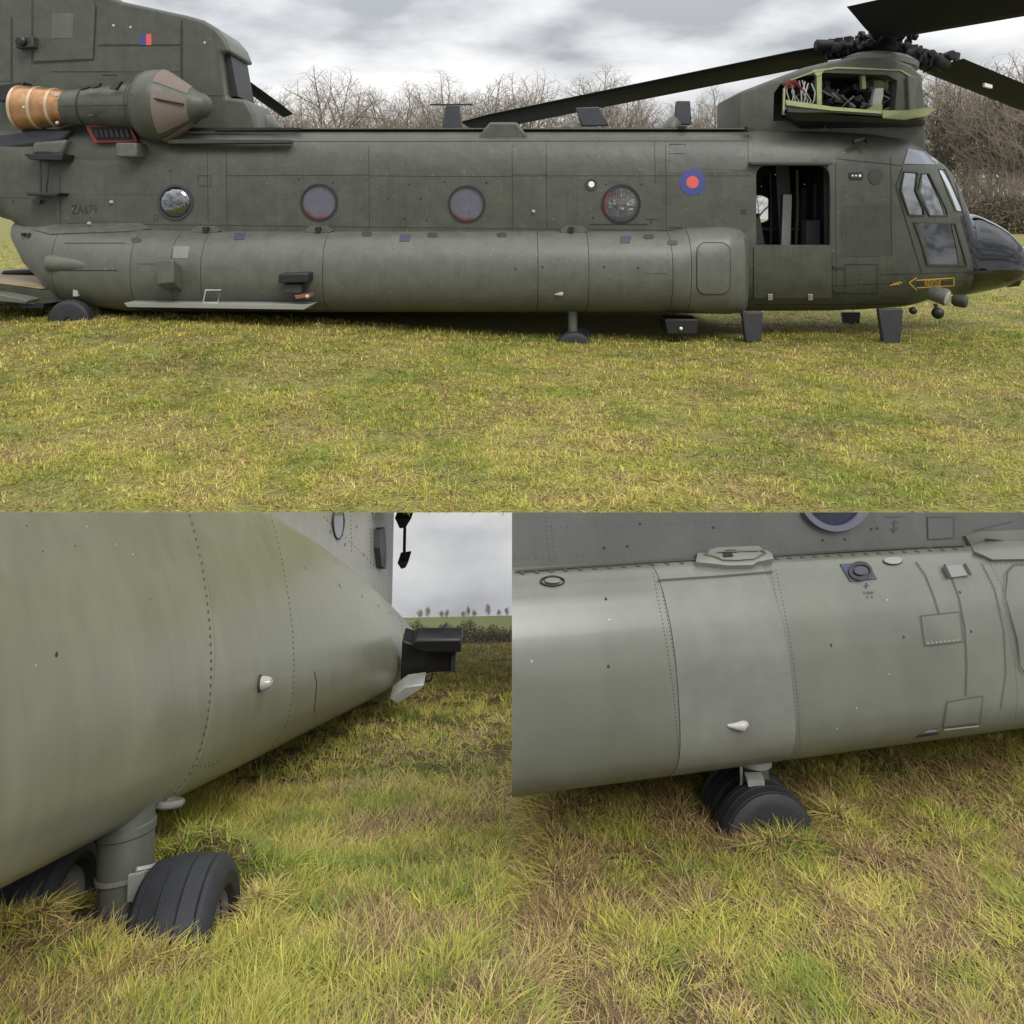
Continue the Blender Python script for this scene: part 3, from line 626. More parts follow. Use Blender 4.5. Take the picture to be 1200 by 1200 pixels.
mb = MB(); mb.box((X_(930), YC+.3, Z_(300)), (8.0, 2.9, .05)); mb.build('cabin_floor', DARK, HELI)
MB().box((X_(978, 19.6), YC+.2, (zt+zb)/2), (.05, 3.2, zt-zb-.9)).build('shade_bulkhead', DARK, HELI)  # near-black wall added to keep the doorway dark
for k, (x0, y0, x1_, y1_) in enumerate(((902, 200, 903, 286), (934, 198, 933, 286), (949, 205, 948, 280), (963, 200, 964, 286), (890, 268, 970, 270), (888, 225, 912, 224), (925, 212, 970, 216))):
    MB().tube([at(x0, y0, 21.0+.12*k), at((x0+x1_)/2+1.5, (y0+y1_)/2, 21.05+.12*k), at(x1_, y1_, 21.0+.12*k)], .03+.01*(k % 3), 6).build('interior_pipe', (SLATE, RIMM, DOLIVE)[k % 3], HELI)
for k in range(1, 5): MB().box((X_(888+k*20, 22.6), 22.6, Z_(245, 22.6)), (.40, .06, 1.9)).build('quilt_panel', DOLIVE, HELI, bevel=.03)
MB().prism([(946, 258), (962, 258), (962, 288), (945, 288)], 20.1, 20.5).build('stowage_box', SLATE, HELI, bevel=.03); MB().prism([(966, 196), (972, 196), (970, 286), (967, 286)], 19.6, 19.66).build('door_seal', SLATE, HELI)
seatm = MB().prism([(885, 262), (890, 250), (897, 293), (885, 293)], 19.6, 20.3).build('crew_seat', BLACK, HELI)
# flight deck
mb = MB(); Xc = 11.0
mb.box((11.55, YC, Z_(285)), (.35, 2.3, .7)); mb.build('instrument_panel', BLACK, HELI, bevel=.05)
for dy in (-.75, .75):
    s_ = MB(); s_.box((10.45, YC+dy, Z_(300)), (.75, .65, .2)); s_.box((10.1, YC+dy, Z_(275)), (.2, .62, 1.2), Matrix.Rotation(-.15, 3, 'Y')); s_.build('pilot_seat', BLACK, HELI, bevel=.06)
MB().box((11.3, YC, Z_(322)), (2.6, 2.2, .06)).build('cockpit_floor', DARK, HELI)
for w in (W1, W2, W3):
    f_ = ring(MB(), w, SHELL, 1.6, .03, .06, 6).build('cockpit_window', DOLIVE, HELI, ang=40); patch(MB(), w, SHELL, -.015, .012, 8).build('pane', COCKG if w is not W3 else GLASS, f_)
f_ = ring(MB(), W4, SHELL, .8, .02, .05, 6).build('windscreen', DOLIVE, HELI); patch(MB(), W4, SHELL, -.01, .012, 6).build('pane', mat('pale_pane', (.42, .46, .50), .1), f_)
patch(MB(), [(1064, 174), (1081, 178), (1097, 188), (1099, 193), (1059, 192)], SHELL, .012, .03, 5).build('eyebrow_window', mat('grey_pane', (.20, .21, .25), .12), HELI)
# nose structure behind the glazing
mb = MB(); mb.tube([at(1127, 252, YC), at(1152, 259, YC), at(1180, 274, YC), at(1197, 292, YC)], .03, 6); mb.build('nose_ridge', DOLIVE, HELI)
mb = MB()
for k in range(26): 
    q = Vector((12.5+random.random()*.6, YC-.3+random.random()*.5, Z_(340, YC)+random.random()*.8)); mb.box(q, (.08+.1*random.random(), .1, .03+.08*random.random()))
tag(mb.build('nose_equipment', LGREY, HELI), kind='stuff')
MB().box((13.1, YC, Z_(318, YC)), (1.3, .7, .55)).build('nose_dark_box', BLACK, HELI, bevel=.05)  # black box added to darken the inside of the nose
MB().tube([at(1196, 292, YC), at(1206, 288, YC)], [.03, .012], 6).build('pitot_probe', LGREY, HELI)
MB().lathe([(-.3, .12), (-.1, .17), (.15, .17), (.22, .1)], at(1185, 329, YC-.1), (1, 0, .1), 14).build('nose_sensor', BLACK, HELI)
q = at(1104, 347, 18.95)
SLX = Vector((.62, -.74, -.22))
s_ = MB().lathe([(-.30, .13), (-.24, .18), (.08, .215), (.13, .20)], q, SLX, 22).build('searchlight', SPON, HELI)
MB().lathe([(.115, .195), (.13, .17), (.135, .02)], q, SLX, 20).build('lens', LGREY, s_)
MB().lathe([(-.24, .11), (-.16, .16), (.06, .165), (.11, .12)], at(1128, 353, 19.7), Vector((.75, -.62, -.1)), 16).build('landing_light', DOLIVE, HELI)
MB().ball(at(1099, 367, 19.6), .15, 9).build('camera_ball', BLACK, HELI); MB().ball(at(1070, 364, 19.9), .1, 8).build('camera_ball', BLACK, HELI)
MB().tube([at(1096, 356, 19.6), at(1099, 366, 19.6)], .05, 8).build('ball_mount', DOLIVE, HELI)

# roof: rail, antennas, bumps
MB().hexa([at(250, 150, 19.9), at(880, 150, 19.9), at(880, 151.4, 19.9), at(250, 151.4, 19.9)], [at(250, 150, 19.9)+Vector((0, .3, 0)), at(880, 150, 19.9)+Vector((0, .3, 0)), at(880, 152.4, 19.9)+Vector((0, .3, 0)), at(250, 152.4, 19.9)+Vector((0, .3, 0))]).build('roof_rail', SPON, HELI)
MB().prism([(205, 149.5), (352, 149.5), (352, 152), (205, 153.5)], 19.65, 19.8).build('walkway_strip', BLACK, HELI)
MB().prism([(196, 163), (340, 163.5), (340, 167.4), (196, 168.4)], 19.1, 19.4).build('side_rail', DOLIVE, HELI, bevel=.01)
def fin(poly, Y, t_, m, name, bev=.03): return MB().prism(poly, Y-t_/2, Y+t_/2).build(name, m, HELI, bevel=bev)
fin([(518, 155), (522, 123), (539, 123), (541, 155)], 20.6, .16, SLATE, 'blade_antenna'); fin([(504, 121.5), (554, 121.5), (554, 123.2), (504, 123.2)], 20.6, .10, BLACK, 'antenna_cap', 0)
fin([(682, 148), (675, 126), (702, 125), (714, 147)], 20.4, .18, SLATE, 'blade_antenna'); fin([(791, 146), (793, 118), (809, 118), (811, 146)], 20.6, .2, SLATE, 'blade_antenna')
fin([(557, 164), (574, 143), (606, 143), (622, 164)], 19.75, .3, OLIVE, 'roof_fairing', .06)
for x0, x1, xp, yt in ((650, 682, 671, 142), (770, 800, 790, 137)): 
    rr = []; Yb = 20.3
    for k in range(9): 
        f_ = k/8; x = x0+(x1-x0)*f_; hh = (152-yt)*max(0.02, math.sin(math.pi*f_**1.5))*Yb/F; c = at(x, 151, Yb); rr.append([c+Vector((0, .3*math.cos(t_)*(.3+.7*math.sin(math.pi*f_)), hh*math.sin(t_))) for t_ in np.linspace(0, math.pi, 10)])
    MB().loft(rr, True).build('roof_bump', OLIVE, HELI)
MB().prism([(796, 147.5), (805, 147.5), (805, 149.5), (796, 149.5)], 19.8, 20.0).build('roof_fitting', BLACK, HELI); MB().prism([(314, 150), (325, 150), (325, 152), (314, 152)], 19.6, 19.7).build('roof_fitting', BLACK, HELI)
MB().prism([(875, 148), (884, 152), (876, 154)], 19.5, 19.7).build('roof_fitting', BLACK, HELI)

# aft pylon
PY = [(-110, 168), (-110, -60), (60, -60), (118, -8), (143, 1), (175, 8), (217, 17), (238, 23), (253, 32), (264, 45), (271, 62), (259, 62), (266, 114), (288, 116), (298, 134), (303, 160)]
pyl = MB().prism(PY, 20.3, 22.1).build('aft_pylon', OLIVE, HELI, bevel=.28, bseg=5, ang=40)
MB().prism([(257, 63), (270, 63), (279, 113), (265, 113)], 20.55, 21.85).build('pylon_intake', BLACK, HELI)
class Flat:
    def __init__(s, Y): s.Y = Y
    def pn(s, px, py, off=0): return at(px, py, s.Y)+Vector((0, -off, 0)), Vector((0, -1, 0))
PF = Flat(20.3)
plate([(40, -30), (104, -30), (112, 8), (109, 69), (40, 72)], PF, OLIVE, 'pylon_door', .025, .05, 20); plate([(62, 16), (87, 16), (86, 45), (61, 45)], PF, SPON, 'door_patch', .032, .02, 20)
plate([(-60, 22), (13, 20), (13, 95), (-60, 95)], PF, OLIVE, 'pylon_panel', .012, .04, 20); plate([(116, 34), (211, 32), (211, 52), (116, 52)], PF, OLIVE, 'pylon_panel', .010, .04, 20); plate([(116, 55), (211, 55), (211, 84), (116, 84)], PF, OLIVE, 'pylon_panel', .010, .04, 20)
plate([(215, 30), (250, 36), (262, 112), (215, 112)], PF, OLIVE, 'pylon_panel', .012, .03, 20)
mb = MB(); seam(mb, [(213, 24), (213, 112)], PF, 1.4, .015); seam(mb, [(113, 8), (110, 70), (40, 74)], PF, 1.0, .02); seam(mb, [(38, 75), (38, -10)], PF, .8, .02); seam(mb, [(115, 53.5), (212, 53)], PF, .8, .015); seam(mb, [(14, 20), (14, 100)], PF, .8, .02); seam(mb, [(120, 88), (137, 88)], PF, 1, .01); seam(mb, [(60, 84), (130, 84)], PF, .7, .01)
tag(mb.build('panel_seam', SEAM, HELI, ang=0), kind='stuff')
mb = MB(); dots(mb, [(104+6*math.sin(k*.4), y) for k, y in enumerate(range(4, 70, 5))]+[(x, 67) for x in range(46, 104, 7)]+[(x, 30) for x in range(120, 210, 8)]+[(209, y) for y in range(30, 110, 6)], PF, .014, .5, 5); tag(mb.build('rivet', RIVET, HELI), kind='stuff')
plate([(165, 40), (171.3, 40), (171.3, 53), (165, 53)], PF, BLUE, 'fin_flash', .02, .01); plate([(171.5, 40), (177.8, 40), (177.8, 53), (171.5, 53)], PF, ROUNDR, 'fin_flash', .02, .01)
s_ = MB().prism([(19, 43), (38, 42), (39, 55), (18, 56)], 20.05, 20.35).build('lamp_bracket', DOLIVE, HELI, bevel=.02); MB().lathe([(0, .12), (.12, .13), (.16, .08)], at(27, 49, 20.05), (0, -1, 0), 12).build('lamp', BLACK, s_)
mb = MB(); dots(mb, [(153, 32), (133, 30), (240, 50)], PF, .04, .6, 8); mb.build('pylon_fitting', LGREY, HELI)
# rear rotor: drooping blade behind the pylon
def blade(pts, chord, tip, pitch, parent, sag=0):
    """pts: root..tip points; chord vector horizontal across the path"""
    P = [Vector(p) for p in pts]; rings = []
    for i, p in enumerate(P):
        d = (P[min(i+1, len(P)-1)]-P[max(i-1, 0)]).normalized(); s = d.cross(Vector((0, 0, 1))).normalized(); u = s.cross(d).normalized()
        s, u = s*math.cos(pitch)+u*math.sin(pitch), u*math.cos(pitch)-s*math.sin(pitch)
        c = chord if i < len(P)-1 else chord*tip
        rings.append([p+s*c*a_+u*c*b_ for a_, b_ in ((-.35, 0), (-.30, .035), (-.1, .06), (.2, .045), (.45, .02), (.65, .002), (.65, -.004), (.4, -.02), (.1, -.045), (-.2, -.045), (-.32, -.025))])
    return MB().loft(rings).build('rotor_blade', mat('blade_paint', (.010, .010, .009), .65, var=.25, scale=4, spec=.25) if 'blade_paint' not in MATS else MATS['blade_paint'], parent, ang=50)
def lerpP(a, b, n, sag=0): return [a.lerp(b, k/n)+Vector((0, 0, -sag*(k/n)**2)) for k in range(n+1)]
blade(lerpP(at(230, 60, 21.5), at(336, 136, 23.5), 6), .62, .9, .12, HELI)
MB().lathe([(-.3, .05), (-.1, .3), (.2, .32), (.5, .1)], at(308, 146, 21.6), (1, 0, -.3), 14).build('pylon_fairing', SPON, HELI)
# engine
ec = lambda px: at(px, 126-.012*(px-60), 19.25)+Vector(((px-CX)/F*-.36, 0, 0)); eax = (ec(233)-ec(12)).normalized(); k_ = 19.25/F; E0 = ec(12)
def eprof(L): return [((px-12)*k_, r*k_) for px, r in L]
eng = MB().lathe(eprof([(66, 19.5), (80, 20.5), (110, 23.2), (140, 26), (151, 27.5), (154, 33), (159, 38.5), (166, 41.5), (174, 42.5), (181, 42.5), (186, 40)]), E0, eax, 40).build('engine', OLIVE, HELI)
ex = MB().lathe(eprof([(68, 19.6), (56, 22), (40, 24), (22, 25.5), (14, 25.5), (12.5, 24.5), (14, 23), (40, 21)]), E0, eax, 40, caps=False).build('exhaust', COPPER, HELI)
for px, r in ((14.5, 26.2), (36, 25), (55, 22.8)): MB().lathe(eprof([(px-2, r-1), (px-1.6, r), (px+1.6, r), (px+2, r-1)]), E0, eax, 40, caps=False).build('exhaust_band', BAND, ex)
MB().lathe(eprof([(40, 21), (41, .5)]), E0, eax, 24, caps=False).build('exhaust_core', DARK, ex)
for px, py in ((28, 126), (67, 144), (66, 112)): MB().ball(at(px, py, 18.75), .045, 6).build('clamp', LGREY, ex)
ib = MB().lathe(eprof([(181, 42.6), (186, 41.5), (196, 35), (206, 28), (216, 21), (223, 16), (229, 14), (234, 10), (236.5, 5), (237, 1)]), E0, eax, 40).build('intake_screen', OLIVE, HELI)
cone = [(180, 43), (190, 41), (205, 32.5), (216, 25)]
for a0, a1 in ((-.15, 1.0), (1.25, 2.55), (-1.4, -.35), (2.8, 4.2)): MB().lathe(eprof([(p_+3, r+.25) for p_, r in [(182, 42.2), (186, 40), (194, 34.6), (204, 27.6), (213, 21.3)]]), E0, eax, 9, arc=(a0+math.pi/2*0-math.pi/2-.0, a1-math.pi/2), caps=False).build('screen_mesh', MESH, ib)
MB().tube([at(154, 111, 18.42), at(185, 116, 18.40), at(216, 122, 18.72)], .028, 6).build('seal_strip', BLACK, ib)
for px, r in ((90, 22.4), (150, 32)): MB().lathe(eprof([(px-.5, r-.3), (px-.5, r+.4), (px+.5, r+.4), (px+.5, r-.3)]), E0, eax, 40, caps=False).build('cowl_band', DOLIVE, eng)
for poly in ([(92, 102), (104, 99), (106, 101), (94, 105)], [(106, 99), (117, 97), (115, 101), (107, 103)], [(128, 104), (134, 96), (142, 95), (135, 105)], [(151, 128), (154, 128), (154, 140), (151, 140)], [(103, 134), (110, 134), (110, 136), (103, 136)]):
    MB().prism(poly, 18.62, 18.75).build('cowl_vent', DOLIVE, eng)
MB().tube([at(70, 124.5, 18.76), at(152, 123, 18.60)], .012, 5).build('cowl_joint', SEAM, eng)
fair = MB().loft([[at(x, y, Y_) for x, y, Y_ in ((x0, 196, 19.3), (x0, 184-s, 19.25), (x0, 165-s*1.5, 19.35), (x0, 148-s, 19.6), (x0, 140-s, 20.4), (x0, 190, 20.6))] for x0, s in ((60, -10), (80, 0), (105, 4), (150, 4), (185, 1), (215, -10), (250, -16))]).build('engine_fairing', OLIVE, HELI, ang=60)
s_ = MB().prism([(100, 147), (152, 146), (161, 166), (110, 167)], 19.16, 19.4).build('red_framed_vent', RED, HELI); MB().prism([(105, 149), (149, 148), (156, 163.5), (113, 164)], 19.13, 19.3).build('vent_slots', DARK, s_)
for k in range(7): MB().prism([(110+k*6, 152), (113+k*6, 152), (116+k*6, 161), (112+k*6, 161)], 19.10, 19.2).build('vent_louvre', BLACK, s_)
MB().prism([(135, 167), (160, 167), (160, 184), (135, 184)], 18.75, 19.4).build('outlet_duct', SPON, HELI, bevel=.04)
MB().prism([(-40, 160), (40, 150), (83, 152), (72, 166), (30, 172), (-40, 180)], 19.25, 19.9).build('blackened_skin', SLATE, HELI, bevel=.08)
MB().prism([(38, 166), (78, 163), (72, 182), (36, 180)], 19.1, 19.4).build('step_fairing', SPON, HELI, bevel=.08, bseg=3)
for q in ([(27, 180), (74, 180), (72, 188), (34, 187)], [(30, 225.5), (69, 226), (66, 230), (32, 229.6)]): MB().prism(q, 18.75, 19.3).build('step', BLACK, HELI, bevel=.02)
for a_, b_ in (((47, 184), (48, 228)), ((58, 184), (54, 228))): MB().tube([at(*a_, 18.9), at(*b_, 18.9)], .022, 6).build('step_rod', BLACK, HELI)
MB().prism([(36, 234), (47, 234), (46, 239), (38, 239)], 19.08, 19.2).build('step_hook', DOLIVE, HELI)
MB().prism([(-5, 100), (26, 95), (27, 99), (17, 120), (-5, 118)], 19.9, 20.3).build('far_outlet', BLACK, HELI, bevel=.03)
# things on the sponson
s_ = MB().hexa([at(181, 305, 17.75), at(203, 304, 17.75), at(204, 331, 17.75), at(184, 333, 17.75)], [at(199, 303, 18.9), at(219, 317, 18.9), at(219, 346, 18.9), at(192, 340, 18.9)]).build('deflector_box', SPON, HELI, bevel=.02)
s_ = MB().prism([(326, 321), (361, 320), (361, 331), (326, 332)], 18.0, 18.5).build('sensor_housing', BLACK, HELI, bevel=.03)
MB().prism([(331, 333), (353, 333), (353, 344), (333, 343)], 18.15, 18.5).build('sensor_body', SLATE, s_, bevel=.02); MB().prism([(345, 346), (364, 344), (364, 348), (347, 350)], 18.1, 18.4).build('sensor_tray', mat('rust', (.22, .09, .04), .7), s_)
MB().ball(at(360, 347.5, 18.1), .05, 6).build('sensor_stud', LGREY, s_)
MB().hexa([at(145, 355, 18.15), at(366, 357, 18.15), at(356, 363, 18.15), at(149, 360, 18.15)], [at(145, 355, 18.15)+Vector((0, .7, 0)), at(366, 357, 18.15)+Vector((0, .7, 0)), at(356, 363, 18.15)+Vector((0, .7, -.05)), at(149, 360, 18.15)+Vector((0, .7, -.05))]).build('side_plank', mat('plank_paint', (.24, .24, .22), .5), HELI, bevel=.01)
mb = MB(); mb.tube([at(*q, 18.3) for q in ((241, 340), (259, 340), (255, 355), (238, 355), (241, 340))], .02, 6); mb.build('step_frame', LGREY, HELI)
# undercarriage and belly fins
def wheel(c, axis, R, w, parent, rubber=RUBBER, tyre_seg=48, rf=.62):
    ax = Vector(axis).normalized(); h = w/2
    rim = MB().lathe([(-h*.55, .02*R), (-h*.6, R*.2), (-h*.45, R*.25), (-h*.5, R*.5), (-h*.8, R*.56), (-h*.6, R*.6), (h*.6, R*.6), (h*.8, R*.56), (h*.5, R*.5), (h*.45, R*.25), (h*.6, R*.2), (h*.55, .02*R)], c, ax, 28).build('wheel', RIMM, parent)
    prof = [(-h*.62, R*(rf-.04)), (-h*.95, R*(rf+.05)), (-h, R*.76), (-h*.93, R*.87), (-h*.8, R*.945), (-h*.7, R*.955), (-h*.67, R*.93), (-h*.64, R*.962), (-h*.28, R*.993), (-h*.25, R*.968), (-h*.22, R*.995), (0, R)]
    prof = prof+[(-d, r) for d, r in prof[-2::-1]]
    MB().lathe(prof, c, ax, tyre_seg, caps=False).build('tyre', rubber, rim, ang=28); return rim
wheel(at(672, 412, 18.95), (.05, -1, 0), .50, .30, HELI, rf=.2); wheel(at(676, 404, 19.9), (.05, -1, 0), .50, .30, HELI, rf=.2)
MB().tube([at(671, 362, 19.2), at(671, 404, 19.2)], .12, 14).build('landing_gear_leg', SPON, HELI)
wheel(at(83, 375, 18.6), (.1, -1, 0), .50, .36, HELI, rf=.15); wheel(at(92, 368, 22.6), (0, -1, 0), .5, .36, HELI)
MB().tube([at(96, 348, 19), at(84, 370, 18.95)], .09, 10).build('landing_gear_leg', BLACK, HELI); MB().box(at(90, 343, 18.7), (.12, .12, .16)).build('gear_fitting', LGREY, HELI)
def post(xa, xb, xc, xd, y0, y1, Y, foot=True):
    o = MB().prism([(xa, y0), (xb, y0), (xd, y1), (xc, y1)], Y, Y+.18).build('belly_fin', SLATE, HELI, bevel=.025)
    if foot: MB().prism([(xc-14, y1-.5), (xd+12, y1-.5), (xd+12, y1+.8), (xc-14, y1+.8)], Y-.1, Y+.4).build('foot_plate', DOLIVE, o)
post(870, 895, 874, 892, 366, 401, 19.0, False); post(1030, 1059, 1036, 1055, 362, 405, 18.9); post(988, 1009, 990, 1007, 366, 386, 22.3, False)
s_ = MB().prism([(779, 374), (819, 374), (817, 392), (782, 392)], 18.9, 19.6).build('belly_box', BLACK, HELI, bevel=.03); MB().ball(at(798, 385, 18.88), .045, 6).build('stud', WHITE, s_)
# loading ramp
s_ = MB().hexa([at(-60, 331, 18.3), at(0, 333, 18.5), at(50, 340, 18.8), at(92, 336, 19.2), at(92, 350, 19.2), at(44, 357, 18.8), at(-60, 345, 18.3)], [at(-60, 318, 23), at(0, 318, 23), at(40, 320, 23), at(92, 322, 23), at(92, 334, 23), at(44, 336, 23), at(-60, 334, 23)]).build('loading_ramp', OLIVE, HELI, ang=20)
MB().hexa([at(-60, 330.0, 18.35), at(0, 332, 18.55), at(48, 338.6, 18.85), at(88, 334.5, 19.25)], [at(-60, 316.2, 22.9), at(0, 316.2, 22.9), at(40, 318, 22.9), at(88, 320, 22.9)]).build('ramp_floor', WOOD, s_, ang=20)
MB().prism([(2, 317), (60, 315.5), (64, 321), (0, 322)], 21.5, 22.5).build('ramp_cushion', SLATE, s_, bevel=.05)
MB().prism([(-40, 340), (0, 345), (33, 352), (30, 356), (-40, 350)], 17.9, 18.4).build('ramp_extension', SPON, s_, bevel=.02)
MB().prism([(20, 352), (52, 356), (50, 361), (24, 361)], 18.8, 19.6).build('ramp_support', BLACK, s_)
mb = MB(); mb.prism([(30, 274), (34, 273), (37, 279), (33, 280)], 19.0, 19.3); mb.prism([(24, 273), (27, 273), (28, 277), (25, 277)], 19.0, 19.3); mb.build('sponson_vent', BLACK, HELI)
# bulge along the tail of the sponson
rr = []
for k in range(12):
    f_ = k/11; x = 58+(150-58)*f_; r_ = .28*math.sin(math.pi*min(1, .12+.6*(1-f_)**.8))*(1-f_*.85); c = at(x, 308+6*f_, 18.62+.1*(1-f_)); rr.append([c+Vector((0, -r_*math.cos(t_), r_*math.sin(t_))) for t_ in np.linspace(0, 2*math.pi, 16, endpoint=False)])
MB().loft(rr).build('tail_bulge', SPON, HELI, ang=60)

# forward pylon with the open bay
FP = [(866, 156), (866, 108), (905, 93), (942, 79), (975, 71), (1005, 67), (1045, 68), (1068, 76), (1080, 88), (1083, 110), (1086, 180)]
fp = MB().prism(FP, 20.1, 22.3).build('forward_pylon', OLIVE, HELI, ang=40)
bv = fp.modifiers.new('b', 'BEVEL'); bv.width = .07; bv.segments = 3; bv.limit_method = 'ANGLE'; bv.angle_limit = math.radians(40)
bay = MB().prism([(917, 138), (918, 104), (926, 93), (952, 84), (980, 79), (1055, 82), (1068, 89), (1064, 138)], 19.4, 21.7).build('cutter', OLIVE, ang=0)
evaluated(fp); boolean(fp, bay); evaluated(fp); kill(bay); fp.data.polygons.foreach_set('use_smooth', [True]*len(fp.data.polygons)); fp.data.set_sharp_from_angle(angle=math.radians(35))
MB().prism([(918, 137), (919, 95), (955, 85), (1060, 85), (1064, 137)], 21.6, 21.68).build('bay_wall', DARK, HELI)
g = ring(MB(), [(919, 134), (920, 104), (928, 94), (953, 85), (980, 80.5), (1054, 83), (1066, 90), (1063, 134)], Flat(20.1), 2.2, .03, .07, 6).build('bay_frame', PRIMER, HELI)
MB().prism([(957, 84), (963, 83), (963, 127), (958, 127)], 20.1, 20.25).build('bay_post', PRIMER, g); MB().prism([(1009, 82), (1014, 82), (1015, 104), (1011, 104)], 20.3, 20.45).build('bay_post', PRIMER, g); MB().prism([(952, 82), (968, 80), (962, 88), (957, 89)], 20.08, 20.2).build('bay_gusset', PRIMER, g)
MB().prism([(1064, 88), (1076, 90), (1072, 112), (1075, 133), (1066, 133)], 20.0, 20.2).build('bay_seal', SPON, g, bevel=.02)
MB().lathe([(-.2, .62), (-.12, .66), (.06, .66), (.12, .58)], at(1033, 101, 21.2), (0, 0, 1), 28).build('transmission_ring', PRIMER, HELI)
MB().lathe([(-1.3, .55), (-.6, .62), (-.2, .5), (.1, .35), (.9, .22)], at(1030, 105, 21.3), (0, 0, 1), 24).build('transmission', SLATE, HELI)
mb = MB(); rr_ = random.Random(3)
for k in range(60):
    c = at(925+rr_.random()*138, 96+rr_.random()*34, 20.5+rr_.random()*.9); mb.box(c, (.1+.25*rr_.random(), .15, .08+.22*rr_.random()), Matrix.Rotation(rr_.random()*3, 3, 'Y'))
for k in range(16):
    c = at(925+rr_.random()*138, 100+rr_.random()*28, 20.4+rr_.random()*.5); mb.lathe([(-.12, .1), (.12, .1)], c, (rr_.random()-.5, -.6, rr_.random()), 10)
tag(mb.build('bay_machinery', BLACK, HELI), kind='stuff')
mb = MB()
for k in range(22):
    x0, y0 = 940+rr_.random()*115, 92+rr_.random()*36; p0 = at(x0, y0, 20.35); mb.tube([p0, p0+Vector((rr_.uniform(-.5, .5), .1, rr_.uniform(-.5, .3))), p0+Vector((rr_.uniform(-.7, .7), .2, rr_.uniform(-.6, .3)))], .018+.02*rr_.random(), 5)
tag(mb.build('bay_pipework', RIMM, HELI), kind='stuff')
mb = MB()
for k in range(9): 
    x0 = 922+k*3.6; mb.tube([at(x0, 96+2*math.sin(k), 20.15), at(x0+5*math.sin(k*1.7), 108, 20.1), at(x0+3, 118, 20.15), at(x0-4, 132, 20.2)], .018, 5)
tag(mb.build('white_hose', LGREY, HELI), kind='stuff')
mb = MB()
for k in range(5): mb.tube([at(917+k*2, 100+k, 20.05), at(924+k*2, 94, 20.0), at(930+k*3, 99+k*2, 20.1)], .016, 5)
mb.build('red_hose', RED, HELI)
MB().prism([(1026, 103), (1036, 103), (1036, 112), (1033, 124), (1022, 124), (1024, 112)], 20.2, 20.4).build('actuator', LGREY, HELI, bevel=.03)
MB().prism([(1018, 128), (1029, 121), (1034, 122), (1034, 131)], 19.7, 19.9).build('hinge_bracket', PRIMER, HELI)
# folded-down work platform
wp = MB().hexa([at(921, 119, 19.0), at(938, 121, 19.0), at(975, 127, 18.85), at(1034, 132, 18.85), at(1034, 136, 18.85), at(975, 131.5, 18.85), at(938, 132, 19.0), at(924, 131, 19.0)], [at(921, 128, 20.2), at(938, 131, 20.2), at(975, 135, 20.2), at(1034, 136, 20.2), at(1034, 139.5, 20.2), at(975, 141, 20.2), at(938, 144, 20.2), at(924, 138, 20.2)]).build('work_platform', DOLIVE, HELI, ang=20)
MB().hexa([at(921, 117, 18.97), at(938, 119.5, 18.97), at(975, 125, 18.82), at(1034, 130, 18.82), at(1034, 133.2, 18.82), at(975, 129.4, 18.82), at(938, 125.5, 18.97), at(922, 123, 18.97)], [at(921, 117, 18.97)+Vector((0, .05, 0)), at(938, 119.5, 18.97)+Vector((0, .05, 0)), at(975, 125, 18.82)+Vector((0, .05, 0)), at(1034, 130, 18.82)+Vector((0, .05, 0)), at(1034, 133.2, 18.82)+Vector((0, .05, 0)), at(975, 129.4, 18.82)+Vector((0, .05, 0)), at(938, 125.5, 18.97)+Vector((0, .05, 0)), at(922, 123, 18.97)+Vector((0, .05, 0))]).build('platform_edge', PRIMER, wp)
MB().hexa([at(1034.5, 129, 18.85), at(1060, 129.5, 18.9), at(1084, 126, 19.2), at(1097, 127.5, 19.6), at(1086, 136, 19.4), at(1060, 140, 18.95), at(1034.5, 138, 18.85)], [at(1034.5, 133, 20.2), at(1060, 134, 20.2), at(1080, 132, 20.2), at(1092, 130, 20.2), at(1084, 139, 20.2), at(1060, 143, 20.2), at(1034.5, 142, 20.2)]).build('platform_nose', PRIMER, wp, ang=20)
MB().hexa([at(921, 131, 19.05), at(1084, 141, 19.3), at(1070, 145, 19.4), at(930, 141, 19.2)], [at(921, 140, 20.2), at(1084, 147, 20.2), at(1066, 150, 20.2), at(940, 152, 20.2)]).build('platform_shadow', BLACK, wp)  # black slab stands in for the shadow under the platform
MB().tube([at(1000, 166, 19.2), at(1013, 163, 19.3), at(1018, 167, 19.2)], .06, 8).build('tow_eye', BLACK, HELI)
for px, py in ((968, 150), (975, 155)): MB().tube([at(px, 141, 19.9), at(px-2, py, 19.4)], .02, 6).build('platform_stay', DOLIVE, HELI)
